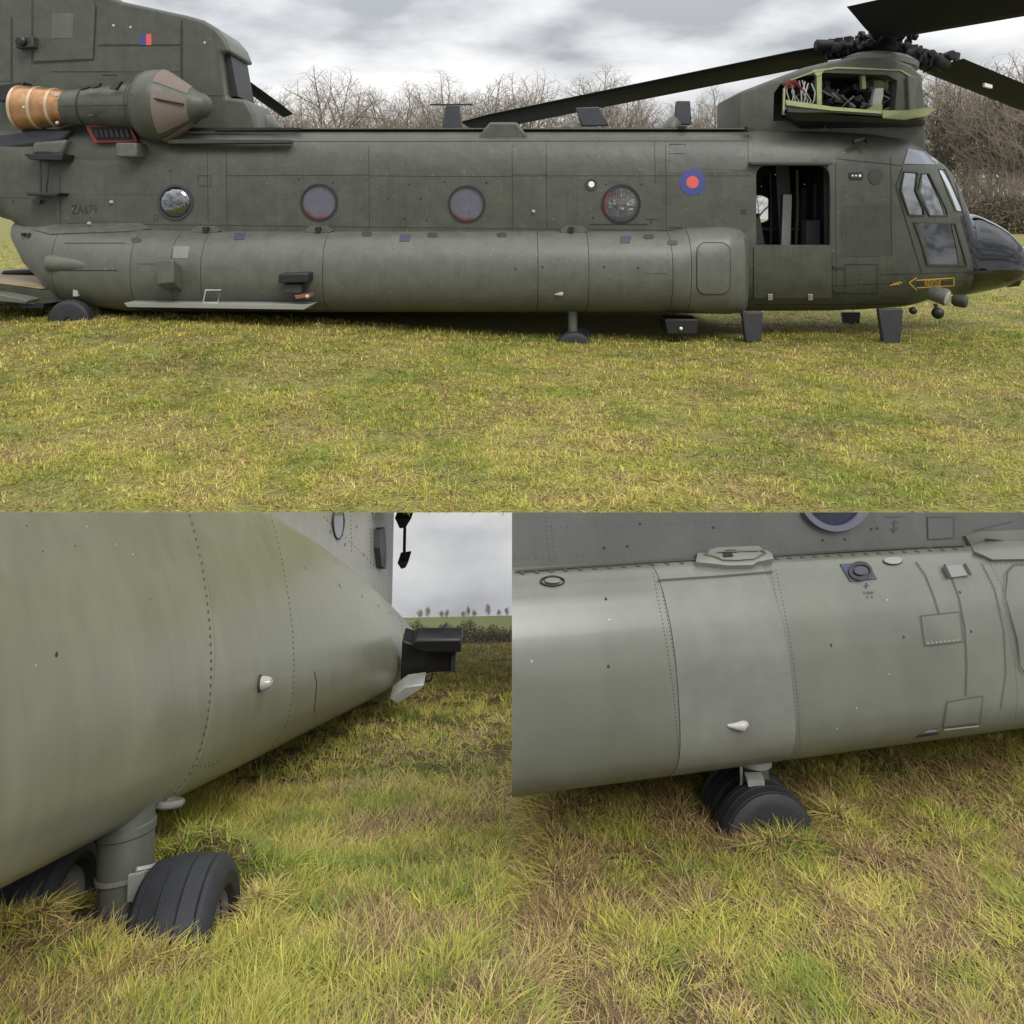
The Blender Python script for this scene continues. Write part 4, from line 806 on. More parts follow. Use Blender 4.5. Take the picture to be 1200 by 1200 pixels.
# rotor head
MB().lathe([(-.28, .85), (-.15, 1.0), (0, 1.0), (.12, .8), (.2, .35)], at(1030, 73, 21.2), (.12, 0, 1), 32).build('rotor_cap', SPON, HELI)
HUB = at(1030, 52, 21.2); hub = MB().lathe([(-.5, .3), (-.25, .35), (-.1, .55), (.1, .55), (.2, .3), (.45, .28), (.5, .1)], HUB, (.12, 0, 1), 20).build('rotor_hub', BLACK, HELI)
mb = MB(); rr_ = random.Random(8)
arms = (at(972, 60, 21.8), at(1095, 76, 21.7), at(1046, 36, 20.4))
for e in arms:
    d = (e-HUB).normalized(); s = d.cross(Vector((0, 0, 1))).normalized()
    mb.tube([HUB, HUB+d*.5, e-d*.25, e], [.2, .22, .16, .2], 10)
    for q in (.35, .6, .8, .95):
        c = HUB.lerp(e, q); mb.lathe([(-.18, .18), (-.12, .26), (.12, .26), (.18, .18)], c, d, 12)
        for w in (-1, 1): mb.lathe([(-.11, .05), (-.1, .1), (.1, .1), (.11, .05)], c+s*w*.26+Vector((0, 0, rr_.uniform(-.1, .18))), (rr_.gauss(0, 1), rr_.gauss(0, 1), rr_.gauss(0, .6)), 10); mb.tube([c+s*w*.3+Vector((0, 0, .25)), c+s*w*.25-Vector((0, 0, .2))], .05, 7)
        mb.box(c+Vector((0, 0, .26)), (.26, .2, .12), Matrix.Rotation(rr_.random()*3, 3, 'Z'))
for k in range(40):
    c = HUB+Vector((max(-.75, min(.75, rr_.gauss(0, .5))), max(-.5, min(.5, rr_.gauss(0, .3))), max(-.15, min(.32, rr_.gauss(.05, .13))))); q = .05+.06*rr_.random()
    mb.lathe([(-q, q*.6), (-q*.8, q), (q*.8, q), (q, q*.6)], c, (rr_.gauss(0, 1), rr_.gauss(0, 1), rr_.gauss(0, 1)), 8)
for k in range(10): mb.tube([HUB+Vector((rr_.uniform(-.6, .6), -.35, -.1)), HUB+Vector((rr_.uniform(-.8, .8), -.45, .25))], .03, 6)
for c0, ax_, r_, l_ in ((at(966, 53, 21.5), (1, .1, 0), .16, .26), (at(978, 56, 21.5), (0, 1, .2), .15, .2), (at(1102, 74, 21.4), (1, .2, -.4), .2, .2), (at(1112, 66, 21.4), (0, 1, 0), .14, .2), (at(1121, 68, 21.5), (.3, .2, 1), .08, .16)): mb.lathe([(-l_, r_*.7), (-l_*.85, r_), (l_*.85, r_), (l_, r_*.7)], c0, ax_, 12)
mb.build('rotor_linkage', mat('greasy_black', (.009, .009, .010), .6, var=.4, scale=9, spec=.3), hub)
blade(lerpP(at(966, 62, 21.8), at(900, 73, 22.6), 2)[:2]+lerpP(at(925, 69, 22.3), at(546, 146, 27.0), 10), 1.25, .7, -.24, HELI)
blade(lerpP(at(1018, 34, 20.5), at(1200, 0, 17.0), 4)+lerpP(at(1400, -50, 14), at(1800, -140, 10.5), 3), 1.55, .9, .50, HELI)
blade(lerpP(at(1100, 80, 21.9), at(1205, 122, 23.4), 4)+lerpP(at(1290, 150, 24.6), at(1500, 215, 27), 3), 1.15, .9, .20, HELI)
MB().prism([(1154, 97), (1163, 99.5), (1163, 103.5), (1154, 101)], 21.9, 22.0).build('blade_patch', WHITE, HELI)

# ------------------------------------------------------------------ lower left: the helicopter running away down the slope
CUT_CO = (0, 0, H); CUT_NO = (0, (600.5-CY)/F, 1)          # upper end of the two lower airframe sections
THL = math.atan(SL); VL = np.array([0, math.cos(THL), -math.sin(THL)]); WL = np.array([0, math.sin(THL), math.cos(THL)])
BLS = np.array([(-.640, -2.3), (-.635, -1.75), (-.622, -1.48), (-.588, -1.31), (-.532, -1.196), (-.484, -1.153), (-.398, -1.113), (-.284, -1.099), (-.125, -1.112), (-.014, -1.135), (.10, -1.17), (.221, -1.217), (.31, -1.255), (.396, -1.297), (.48, -1.335), (.56, -1.385), (.60, -1.45)])
def smooth_sec(A, k=4):
    o = []
    for i in range(len(A)-1):
        p0, p1, p2, p3 = A[max(i-1, 0)], A[i], A[i+1], A[min(i+2, len(A)-1)]
        for j in range(k):
            t_ = j/k; q = .5*((2*p1)+(-p0+p2)*t_+(2*p0-5*p1+4*p2-p3)*t_*t_+(-p0+3*p1-3*p2+p3)*t_**3); q[0] = p1[0]+(p2[0]-p1[0])*t_; o.append(q)
    return np.array(o+[A[-1]])
BLS = smooth_sec(BLS)
def wtop(v): return np.interp(v, [4.8, 6, 7, 8, 9, 10, 11, 11.6, 12.0], [.60, .56, .50, .42, .33, .23, .12, .0, -.15])
def bl_w(w, v): return w if w < -.28 else -.28+(w+.28)*.88/(wtop(v)+.28)
def blG(p):
    q = p-EYE; v = q@VL; w = q@WL
    if v > 11.95 or v < 0: return 1.0
    ws = bl_w(w, v)
    if ws < -.640 or ws > .6: return 1.0
    return q[0]-np.interp(ws, BLS[:, 0], BLS[:, 1])
WALLX = -1.47
def blwG(p):
    q = p-EYE; v = q@VL; w = q@WL
    if v > 11.4 or w < -.3: return 1.0
    return q[0]-(WALLX-.05*max(0, w-.3)-.25*max(0, v-10.4)**2)
BLSURF = Surf(blG, 1.0, 11.5, 130); BLWALL = Surf(blwG, 3.0, 12.5, 110)
def blp(X, v, w): return Vector(EYE+np.array([X, 0, 0])+v*VL+w*WL)
HL = thing('transport_helicopter', blp(-1.4, 3, -.79), 'close olive helicopter flank running back to its tail, one wheel sunk in a rut', 'helicopter')
def bl_ring(v):
    r = []
    for ws, x in BLS: 
        w = ws if ws < -.28 else -.28+(ws+.28)*(wtop(v)+.28)/.88
        r.append(blp(x, v, w))
    return r+[blp(-2.3, v, wtop(v))]
for v0, v1 in ((1.15, 3.325), (3.338, 11.9)):
    vs = np.linspace(v0, v1, 12 if v0 < 2 else 40)
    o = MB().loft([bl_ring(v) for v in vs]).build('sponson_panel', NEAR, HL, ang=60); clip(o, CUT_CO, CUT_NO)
o = MB().loft([[blp(x-.02, v, w+.0) for w, x in BLS]+[blp(-2.28, v, .59)] for v in (3.0, 3.6)]).build('sponson_frame', SEAM, HL); clip(o, CUT_CO, CUT_NO)
wr = []
for v in list(np.linspace(1.15, 10.4, 20))+[10.7, 11.0, 11.2, 11.4]:
    wr.append([blp(WALLX-.05*max(0, w-.3)-.25*max(0, v-10.4)**2, v, w) for w in (-.2, .1, .3, .6, .9, 1.4, 2.0)]+[blp(-3.4, v, 2.0), blp(-3.4, v, -.2)])
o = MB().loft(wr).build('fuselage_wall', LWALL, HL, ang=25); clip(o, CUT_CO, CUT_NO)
R1 = [(222, 604), (229, 630), (236, 660), (242, 700), (246, 740), (247.5, 780), (246, 815), (243, 840), (238, 865), (232, 885), (223, 905), (212, 920), (200, 935)]
R2 = [(317, 604), (324, 628), (331, 660), (338, 700), (343, 740), (344.5, 780), (343, 810), (340, 830), (335, 850), (326, 866), (314, 880)]
tag(dots(MB(), along(R1, 9.6), BLSURF, .0072, .55, 8).build('rivet', RIVET, HL), kind='stuff')
tag(dots(MB(), along(R2, 6.6), BLSURF, .0066, .5, 6).build('rivet', RIVET, HL), kind='stuff')
mb = MB(); dots(mb, along([(452, 682), (462, 704), (470, 730), (473, 750)], 5), BLSURF, .010, .5, 6); dots(mb, along([(463, 688), (474, 712), (480, 735)], 5), BLSURF, .010, .5, 6); dots(mb, [(230+k*5, 897+k*1.5-k*k*.5) for k in range(6)], BLSURF, .005, .5, 6)
tag(mb.build('rivet', RIVET, HL), kind='stuff')
mb = MB(); seam(mb, [(466, 690), (476, 715), (481, 738)], BLSURF, 1.2, .004); seam(mb, [(455, 686), (464, 707)], BLSURF, 1, .004); seam(mb, [(368, 787), (371, 800), (368, 835)], BLSURF, .7, .002)
tag(mb.build('panel_seam', SEAM, HL, ang=0), kind='stuff')
mb = MB(); dots(mb, [(66, 767), (357.5, 664), (358.5, 667)], BLSURF, .007, .3, 8); dots(mb, [(397.5, 685), (398.5, 688)], BLSURF, .011, .3, 8); dots(mb, [(424, 699), (443, 710), (457, 718)], BLSURF, .013, .3, 8); dots(mb, [(31, 616), (50, 646), (88, 640), (265, 752), (176, 702)], BLSURF, .003, .3, 6)
tag(mb.build('fastener', SEAM, HL), kind='stuff')
mb = MB(); dots(mb, [(102, 617), (136, 638), (42, 780), (156, 650)], BLSURF, .0035, .3, 6); tag(mb.build('paint_chip', LGREY, HL), kind='stuff')
p, n = BLSURF.pn(304, 801)
s_ = MB().lathe([(-.01, .033), (.008, .034), (.012, .026)], p, n, 20).build('position_light', SLATE, HL)
MB().lathe([(.0, .03), (.03, .027), (.05, .019), (.058, .004)], p, n, 18).build('lens', mat('clear_lens', (.36, .34, .31), .12), s_)
# sunk wheels, leg, tie-down ring
wheel(BLW, (1, .06, .05), .213, .245, HL, tyre_seg=72, rf=.56); wheel(at(48, 1072, 2.44), (1, .02, .0), .208, .19, HL, tyre_seg=72)
LEG0, LEG1 = at(150, 925, 2.50), at(146, 1062, 2.40); ld = (LEG1-LEG0).normalized(); ll = (LEG1-LEG0).length
leg = MB().lathe([(-.1, .082), (.09, .083), (.095, .088), (.115, .088), (.12, .083), (ll*.72, .083), (ll*.73, .078), (ll, .078), (ll+.15, .07)], LEG0, ld, 32).build('landing_gear_leg', SPON, HL)
MB().lathe([(ll*.70, .086), (ll*.705, .089), (ll*.735, .089), (ll*.74, .086)], LEG0, ld, 32).build('clamp_band', RIMM, leg)
MB().tube([at(160, 1019, 2.33), at(176, 1016, 2.36), at(182, 1014, 2.38)], .006, 6).build('clamp_bolt', LGREY, leg)
MB().prism([(150, 1027), (162, 1025), (170, 1022), (166, 1046), (156, 1057), (149, 1057)], 2.315, 2.325).build('data_tag', mat('tag_plate', (.30, .30, .28), .5), leg)
MB().lathe([(ll*.97, .084), (ll*1.0, .09), (ll*1.05, .09)], LEG0, ld, 28).build('axle_collar', SLATE, leg)
MB().tube([at(146, 1062, 2.40), at(214, 1076, 2.31)], .05, 12).build('axle', SLATE, leg)
c = at(197, 941, 2.60); WLV = Vector(WL); e1 = Vector((1, 0, 0)); e2_ = Vector(VL)
MB().tube([c+.043*(math.cos(t_)*e1+math.sin(t_)*e2_) for t_ in np.linspace(0, 2*math.pi, 25)], .0115, 10, caps=False).build('tie_down_ring', RIMM, HL)
MB().box(at(183, 937, 2.62), (.05, .06, .05)).build('ring_lug', SLATE, HL, bevel=.008)
# tail end: black housing, flap, wires, window, bracket
s_ = MB().prism([(471, 751), (487, 756), (534, 765), (532.5, 787.5), (505, 788.5), (493, 792), (469, 801)], 7.35, 7.6).build('sensor_housing', BLACK, HL, bevel=.015)
MB().prism([(483, 753), (488, 749.5), (540.5, 749), (540, 765.5), (505, 765), (484, 761)], 7.2, 7.42).build('sensor_head', BLACK, s_, bevel=.02); MB().prism([(508, 750), (522.5, 735), (531, 750)], 7.5, 7.6).build('sensor_shroud', SLATE, s_)
MB().prism([(529, 768), (534, 767), (533.5, 788), (528, 787.5)], 7.3, 7.36).build('sensor_edge', SLATE, s_)
MB().prism([(456, 819), (475, 805), (497, 802), (495, 807), (466, 825.5)], 7.1, 7.3).build('flap', LGREY, HL, bevel=.01)
for k, q in enumerate(([(478, 798), (482, 806), (490, 807), (497, 799)], [(497, 790), (499, 799), (505, 797), (507, 789)], [(488, 793), (491, 802), (495, 803)], [(484, 797), (488, 805), (494, 798)])): MB().tube([at(x, y, 7.35-.03*k) for x, y in q], .010, 6).build('cable', BLACK, HL)
fr = ring(MB(), circ(395.5, 611, 5.6, 20, 28), BLWALL, 1.6, .012, .03, 4).build('window', SEAM, HL); patch(MB(), circ(395.5, 611, 6.2, 20.5, 24), BLWALL, .010, .01, 4).build('pane', REFLECT_PANE, fr); 
for o in list(fr.children)+[fr]: clip(o, CUT_CO, CUT_NO)
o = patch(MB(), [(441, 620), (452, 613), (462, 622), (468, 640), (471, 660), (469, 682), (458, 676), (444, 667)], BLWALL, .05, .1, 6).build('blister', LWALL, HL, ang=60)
patch(MB(), [(438.5, 621), (444, 618), (446, 640), (445.5, 667), (440.5, 664), (438, 642)], BLWALL, .065, .06, 6).build('blister_lip', SLATE, o)
s_ = MB().prism([(462, 607), (482.5, 607), (475, 619), (468, 620), (465, 613)], 9.0, 9.4).build('step', BLACK, HL, bevel=.015); MB().tube([at(474.5, 612, 9.1), at(473.5, 661, 9.2)], .02, 6).build('step_rod', BLACK, HL); MB().prism([(465, 660), (479, 658), (475, 666), (470, 667.5)], 9.1, 9.4).build('step', BLACK, HL, bevel=.015)
mb = MB(); dots(mb, [(404, 638), (387, 623), (418, 617), (467, 687), (426, 650)], BLWALL, .018, .4, 6); dots(mb, along([(411, 605), (412, 648)], 5)+along([(433, 605), (434, 665)], 5)+along([(380, 606), (440, 664)], 5), BLWALL, .010, .5, 5); tag(mb.build('rivet', RIVET, HL), kind='stuff')
# turf thrown up round the wheel
# ------------------------------------------------------------------ lower right: flank with the forward wheels
AR = np.array([(3654-CX)/F, 1, -SR]); AR /= np.linalg.norm(AR); NR = np.array([0, SR, 1]); NR /= np.linalg.norm(NR); BR = np.cross(AR, NR)
BRS = np.array([(-1.16, -4.3), (-1.158, -3.3), (-1.15, -3.05), (-1.138, -2.93), (-1.12, -2.855), (-1.095, -2.795), (-1.06, -2.75), (-1.02, -2.722), (-.97, -2.708), (-.885, -2.703), (-.74, -2.708), (-.66, -2.722), (-.60, -2.74), (-.52, -2.775), (-.47, -2.808), (-.445, -2.84), (-.43, -2.885)])
BRS = smooth_sec(BRS)
def brG(p):
    q = p-EYE; n = q@NR
    if n < -1.16: return 1.0
    if n > -.43: return q@BR-(-2.905-.05*(n+.43))
    return q@BR-np.interp(n, BRS[:, 0], BRS[:, 1])
BRSURF = Surf(brG, 1.2, 5.0, 80)
def brp(a, b, n): return Vector(EYE+a*AR+b*BR+n*NR)
HR = thing('transport_helicopter', brp(1.9, -3, -1.37), 'close grey green helicopter flank with rounded side tank above a pair of half-sunk wheels', 'helicopter')
def br_clip(o): clip(o, CUT_CO, CUT_NO); clip(o, (.0, 0, 0), (-1, 0, 0)); return o
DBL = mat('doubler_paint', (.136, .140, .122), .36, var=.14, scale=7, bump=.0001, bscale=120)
for a0, a1, of, m_ in ((-1.2, 1.428, 0, GREY), (1.43, 1.888, .0022, DBL), (1.89, 4.6, 0, GREY)):
    br_clip(MB().loft([[brp(a_, b_+of, n_) for n_, b_ in BRS]+[brp(a_, -4.3, -.43)] for a_ in np.linspace(a0, a1, 14)]).build('sponson_panel', m_, HR, ang=60))
br_clip(MB().loft([[brp(a_, -2.905-.05*(n_+.43), n_) for n_ in (-.433, -.2, 0, .3)]+[brp(a_, -4.25, .3), brp(a_, -4.25, -.433)] for a_ in np.linspace(-1.2, 4.6, 12)]).build('fuselage_wall', WALL, HR, ang=25))
def bpatch(poly, m, name, off=.006, thick=.015, step=9, parent=None): return patch(MB(), poly, BRSURF, off, thick, step).build(name, m, parent or HR, ang=30)
P3 = [(769, 672), (774, 700), (780, 730), (787, 770), (793, 815), (797, 860), (800, 903)]
P4 = [(906, 668), (913, 700), (920, 735), (927, 780), (932, 825), (934, 860), (935, 884)]
P5 = [(1084, 657), (1096, 678), (1108, 702), (1119, 736), (1127, 770), (1131, 800), (1132, 826)]
mb = MB(); seam(mb, [(770, 681), (838, 676.5), (905, 671)], BRSURF, 1.8, .008); seam(mb, [(1073, 659), (1084, 675), (1094, 700), (1100, 720)], BRSURF, 1.0, .005); seam(mb, [(1115, 678), (1123, 700), (1130, 735), (1132, 780), (1131, 815)], BRSURF, 1.0, .005)
seam(mb, [(1186, 611), (1140, 622)], BRSURF, .8); seam(mb, [(1150, 660), (1165, 690), (1176, 740), (1178, 790), (1172, 830)], BRSURF, .7)
seam(mb, [(604, 671), (700, 664), (767, 659.5), (815, 657)], BRSURF, 2.4, .006); seam(mb, [(905, 652.5), (1000, 647), (1090, 642), (1130, 640.5)], BRSURF, 1.8, .006)
for a_ in ([(1078, 722), (1124, 717), (1128, 752), (1083, 757)], [(1109, 822), (1151, 815), (1147, 847), (1104, 852)], [(1086, 606), (1117, 606), (1117, 630), (1087, 632)]): seam(mb, a_, BRSURF, 0.8, .006, closed=True)
seam(mb, [(1176, 700), (1178, 672), (1186, 663), (1240, 660)], BRSURF, 1.2, .01); seam(mb, [(1176, 700), (1190, 750), (1193, 780), (1199, 790)], BRSURF, 1.2, .01)
tag(mb.build('panel_seam', FSEAM, HR, ang=0), kind='stuff')
mb = MB()
for P_ in (P3, P4): dots(mb, along([(x-3.4, y) for x, y in P_], 4.6), BRSURF, .0034, .5, 5); dots(mb, along([(x+3.2, y) for x, y in P_], 4.6), BRSURF, .0034, .5, 5)
dots(mb, along([(x+38+.2*(y-657), y+2) for x, y in [(1110, 657), (1120, 690), (1127, 730), (1128, 770), (1124, 810), (1116, 838)]], 4.6), BRSURF, .0033, .5, 5)
dots(mb, along([(x+50+.2*(y-657), y+2) for x, y in [(1110, 657), (1120, 690), (1127, 730), (1128, 770), (1124, 810), (1116, 832)]], 4.6), BRSURF, .0033, .5, 5)
dots(mb, along([(776, 678.5), (905, 669.5)], 4.6), BRSURF, .0033, .5, 5)
dots(mb, along([(640, 606), (641, 632), (645, 660)], 5)+along([(646, 606), (647, 632), (651, 660)], 5), BRSURF, .0036, .5, 5)
dots(mb, along([(645, 618), (880, 610)], 6.5)+along([(604, 655), (770, 645)], 8)+along([(905, 640), (1130, 630)], 9)+along([(878, 606), (880, 640)], 6), BRSURF, .0034, .5, 5)
dots(mb, along([(1140, 628), (1200, 622)], 6)+along([(1155, 661), (1200, 660)], 6), BRSURF, .0033, .5, 5)
tag(mb.build('rivet', RIVET, HR), kind='stuff')
tag(dots(MB(), along([(612, 672), (800, 660)], 17)+along([(910, 655), (1130, 643.5)], 15), BRSURF, .011, .5, 8).build('seam_bolt', FSEAM, HR), kind='stuff')
fit = bpatch([(814, 664), (818, 655), (832, 643), (840, 641), (886, 639.5), (904, 655), (905, 660), (886, 663), (880, 667), (850, 667.5), (838, 666)], mat('fitting_paint', (.17, .17, .145), .45), 'hoist_fitting', .022, .05, 5)
ring(MB(), [(826, 657), (838, 646.5), (882, 645), (896, 656), (880, 661), (846, 662)], BRSURF, 1.6, .029, .03, 5).build('fitting_rim', GREY, fit)
bpatch([(846.5, 644), (858, 643.5), (858.5, 659), (847, 660)], BLACK, 'fitting_eye', .026, .01, 5, fit); dots(MB(), [(854.5, 651)], BRSURF, .012, 2.6, 8).build('eye_pin', LGREY, fit)
o = bpatch([(984, 662), (1016, 660.5), (1027, 679), (996, 682)], PURPLE, 'fuel_cap', .006, .01, 5); ring(MB(), circ(1006.5, 671, 11, 7.5), BRSURF, 3, .014, .02, 4).build('cap_ring', BLACK, o); bpatch(circ(1006.5, 671, 8, 5, 16), SLATE, 'cap_lid', .018, .02, 4, o)
o = ring(MB(), circ(647, 682, 13, 4.4, 22), BRSURF, 1.7, .008, .02, 4).build('tie_down', SEAM, HR); bpatch(circ(647, 682.3, 9, 2.6, 14), GREY, 'tie_down_bar', .012, .01, 4, o)
bpatch(circ(1046, 658, 11, 3.8, 18), mat('cap_paint', (.22, .215, .19), .5), 'small_cap', .008, .02, 4)
o = ring(MB(), circ(1046, 658, 11, 3.8, 18), BRSURF, .7, .006, .01, 4).build('cap_seal', SEAM, HR)
o = bpatch([(1104, 665), (1127, 663), (1133, 675), (1111, 678)], mat('clip_paint', (.17, .172, .158), .45), 'hinge_clip', .014, .03, 5); seam(MB(), [(1103, 664), (1110, 678.5)], BRSURF, 3, .02).build('clip_arm', BLACK, o); seam(MB(), [(1127, 663), (1134, 676)], BRSURF, 3, .02).build('clip_arm', BLACK, o)
bpatch([(1079, 723), (1123, 718), (1127, 751), (1084, 756)], GREY, 'hatch', .003, .015, 8); mb = MB(); dots(mb, along([(1087, 753.5), (1125, 749.5)], 5), BRSURF, .006, .5, 6); tag(mb.build('hatch_hinge', LGREY, HR), kind='stuff')
bpatch([(1110, 823), (1150, 816), (1146, 846), (1105, 851)], GREY, 'hatch', .003, .015, 8); seam(MB(), [(1104, 852), (1144, 847.5)], BRSURF, 1.6, .012).build('hatch_lip', LGREY, HR)
bpatch([(1086, 605), (1117, 605), (1116, 631), (1087, 632)], WALL, 'hatch', .003, .012, 8)
br_clip(bpatch([(1128, 628), (1145, 623), (1290, 616), (1290, 656), (1160, 658), (1140, 650)], GREY, 'fairing', .018, .05, 10)); bpatch([(1178, 700), (1181, 672), (1188, 664), (1290, 660), (1290, 800), (1202, 790), (1195, 780), (1191, 750)], GREY, 'access_panel', .003, .012, 10)
p, n = BRSURF.pn(862, 849); q, n2 = BRSURF.pn(852, 850); q2, _ = BRSURF.pn(873, 847.5)
MB().tube([q+n*.002, p+n*.012-(q2-q)*.1, p+n*.016+(q2-q)*.25, q2+n*.008], [.004, .011, .016, .010], 10).build('position_light', LAMP, HR)
fr = ring(MB(), circ(975, 578, 37, 38, 40), BRSURF, 6.5, .03, .05, 5).build('window', mat('window_rubber', (.09, .092, .12), .5), HR); o = patch(MB(), circ(975, 578, 37, 38, 40), BRSURF, .004, .01, 6).build('pane', mat('dark_pane', (.012, .014, .03), .12), fr)
clip(fr, CUT_CO, CUT_NO); clip(o, CUT_CO, CUT_NO)
mb = MB()
for a_ in ([(1012, 687), (1018, 686)], [(1015, 683), (1015, 690)], [(1037, 606), (1058, 605)], [(1044, 613), (1052, 612)], [(1048, 609), (1047, 624)], [(1043, 619), (1047, 624), (1052, 618)]): seam(mb, a_, BRSURF, 1.3, .003, 3)
tag(mb.build('stencil', PURPLE, HR, ang=0), kind='stuff')
text('108', 1012, 693, 1023, 696.6, BRSURF, PURPLE, 'stencil', HR, .003); text('11', 1016, 698.5, 1022, 701.3, BRSURF, PURPLE, 'stencil', HR, .003)
mb = MB(); dots(mb, [(974, 756), (1059, 746.5), (1138, 740), (1125, 694), (713, 781), (1101, 736), (710, 702)], BRSURF, .006, .3, 8); dots(mb, [(750, 613.5), (1021, 620), (1028, 619), (836, 618), (964, 633), (990, 632), (735, 640), (708, 642)], BRSURF, .006, .6, 8); tag(mb.build('fastener', SEAM, HR), kind='stuff')
mb = MB(); dots(mb, [(714, 726), (835, 785), (875, 688), (1004, 830), (981, 854), (1040, 703), (623, 775), (1042, 790)], BRSURF, .0032, .3, 6); tag(mb.build('paint_chip', LGREY, HR), kind='stuff')
bx = -BR; wax = (BR[0]-.12, BR[1], BR[2]-.12)
RW = 59*2.86/F
wheel(at(896, 984, 2.84), wax, RW, .125, HR, tyre_seg=72, rf=.2); wheel(at(874, 954, 3.06), wax, RW, .125, HR, tyre_seg=72, rf=.2)
leg = MB().tube([at(884, 872, 3.00), at(886, 960, 2.93)], .052, 20).build('landing_gear_leg', GREY, HR); MB().tube([at(884.5, 886, 2.97), at(885, 894, 2.965)], .062, 20).build('leg_collar', LGREY, leg); MB().prism([(876, 914), (896, 914), (896, 921), (877, 922)], 2.86, 2.90).build('data_tag', LGREY, leg)
MB().tube([at(868, 893, 2.92), at(869, 915, 2.90), at(868, 922, 2.90)], .006, 6).build('brake_pipe', LGREY, leg); MB().tube([at(874, 954, 3.06), at(896, 984, 2.84)], .035, 10).build('axle', SLATE, leg)
MB().prism([(1042, 864), (1100, 855), (1103, 862), (1060, 868)], 2.9, 3.2).build('belly_box', BLACK, HR, bevel=.01)

# ------------------------------------------------------------------ bare trees, hedges and the far slope
def tree_mesh(seed, wide=.42, bush=False, dense=1.0, thick=.017, trunk=.40):
    """unit-height bare tree: (limbs, twigs)"""
    r = random.Random(seed); L, T = MB(), MB()
    def grow(p, d, ln, rad, lev):
        n = 3; pts = [p]; q = p.copy(); dd = d.copy()
        for i in range(n):
            dd = (dd+Vector((r.uniform(-.22, .22), r.uniform(-.22, .22), r.uniform(-.08, .2)))).normalized(); q = q+dd*ln/n; pts.append(q.copy())
        (L if lev < 3 else T).tube(pts, [rad*(1-.5*i/n) for i in range(n+1)], 5 if lev < 2 else 3, False)
        if lev >= 5: return
        k = (8, 7, 6, 5, 3)[lev]
        if lev > 1: k = max(2, int(k*dense+r.random()*.8))
        for j in range(k):
            f_ = (.30 if lev == 0 else .25)+.72*(j+r.random()*.6)/k; i = min(int(f_*n), n-1); b = pts[i].lerp(pts[i+1], f_*n-i)
            az_ = j*2.4+r.uniform(-.6, .6); spread = r.uniform(.65, 1.25) if lev else r.uniform(.75, 1.25)*(1.15-.45*f_)
            a_ = dd.cross(Vector((.3, .2, 1))).normalized(); c_ = dd.cross(a_)
            nd = (dd*math.cos(spread)+(a_*math.cos(az_)+c_*math.sin(az_))*math.sin(spread)+Vector((0, 0, .12))).normalized()
            grow(b, nd, ln*(r.uniform(.5, .72) if lev else r.uniform(wide, wide*1.35)*1.35), rad*(.5 if lev else .48), lev+1)
        if lev < 3: grow(pts[-1], dd, ln*(.6 if lev else .85), rad*.5, lev+1)
    if bush:
        for k in range(9): grow(Vector((r.uniform(-.25, .25), r.uniform(-.1, .1), 0)), Vector((r.uniform(-.5, .5), r.uniform(-.5, .5), 1)).normalized(), .42, .008, 2)
    else: grow(Vector((0, 0, -.03)), Vector((0, 0, 1)), trunk, thick, 0)
    def dome(v):
        if bush: return v
        zc, a_, b_ = .60, .40, .44; x, y, z = v[0]/zr, v[1]/zr, v[2]/zr; q = math.sqrt((x/a_)**2+(y/a_)**2+((z-zc)/b_)**2)
        if q < .8 or z < .2: return (x, y, z)
        k2 = (.8+.24*math.tanh((q-.8)/.34))/q; return (x*k2, y*k2, zc+(z-zc)*k2)
    zs = sorted(v[2] for v in T.v); zr = zs[int(len(zs)*.985)]
    for M_ in (L, T): M_.v = [dome(v) for v in M_.v]
    zmax = max(v[2] for v in L.v+T.v)
    for M_ in (L, T): M_.v = [(v[0]/zmax, v[1]/zmax, v[2]/zmax) for v in M_.v]
    return L, T
PROTO = []
for k in range(8):
    L, T = tree_mesh(100+k, (.54, .60, .50, .62, .56, .50, .46, .5)[k], False, .82 if k < 6 else .72, .018 if k < 6 else .03, .42 if k < 6 else .6); a_ = L.build('trunk', BARK, None, ang=60).data; c_ = T.build('crown', TWIG, None, ang=0).data
    for o in [o for o in COL.objects if o.data in (a_, c_)]: bpy.data.objects.remove(o)
    PROTO.append((a_, c_))
L, T = tree_mesh(300, .5, True); a_ = L.build('trunk', BARK, None, ang=60).data; c_ = T.build('crown', TWIG, None, ang=0).data
for o in [o for o in COL.objects if o.data in (a_, c_)]: bpy.data.objects.remove(o)
BUSHP = (a_, c_)
def tree(px, top, Y, k, label, group, rz=0, wf=1.0, name='bare_tree', cat='tree', base=None):
    x = (px-CX)/F*Y; z = float(ground_up(np.array([x]), np.array([Y]))[0]) if base is None else base; hgt = H-(top-CY-(3 if base is None and k >= 0 else 0))/F*Y-z
    root = thing(name, (x, Y, z), label, cat, group); a_, c_ = PROTO[k] if k >= 0 else BUSHP
    for nm, me in (('trunk', a_), ('crown', c_)):
        o = bpy.data.objects.new(nm, me); COL.objects.link(o); o.parent = root; o.scale = (hgt*wf, hgt*wf, hgt); o.rotation_euler = (0, 0, rz)
    return root
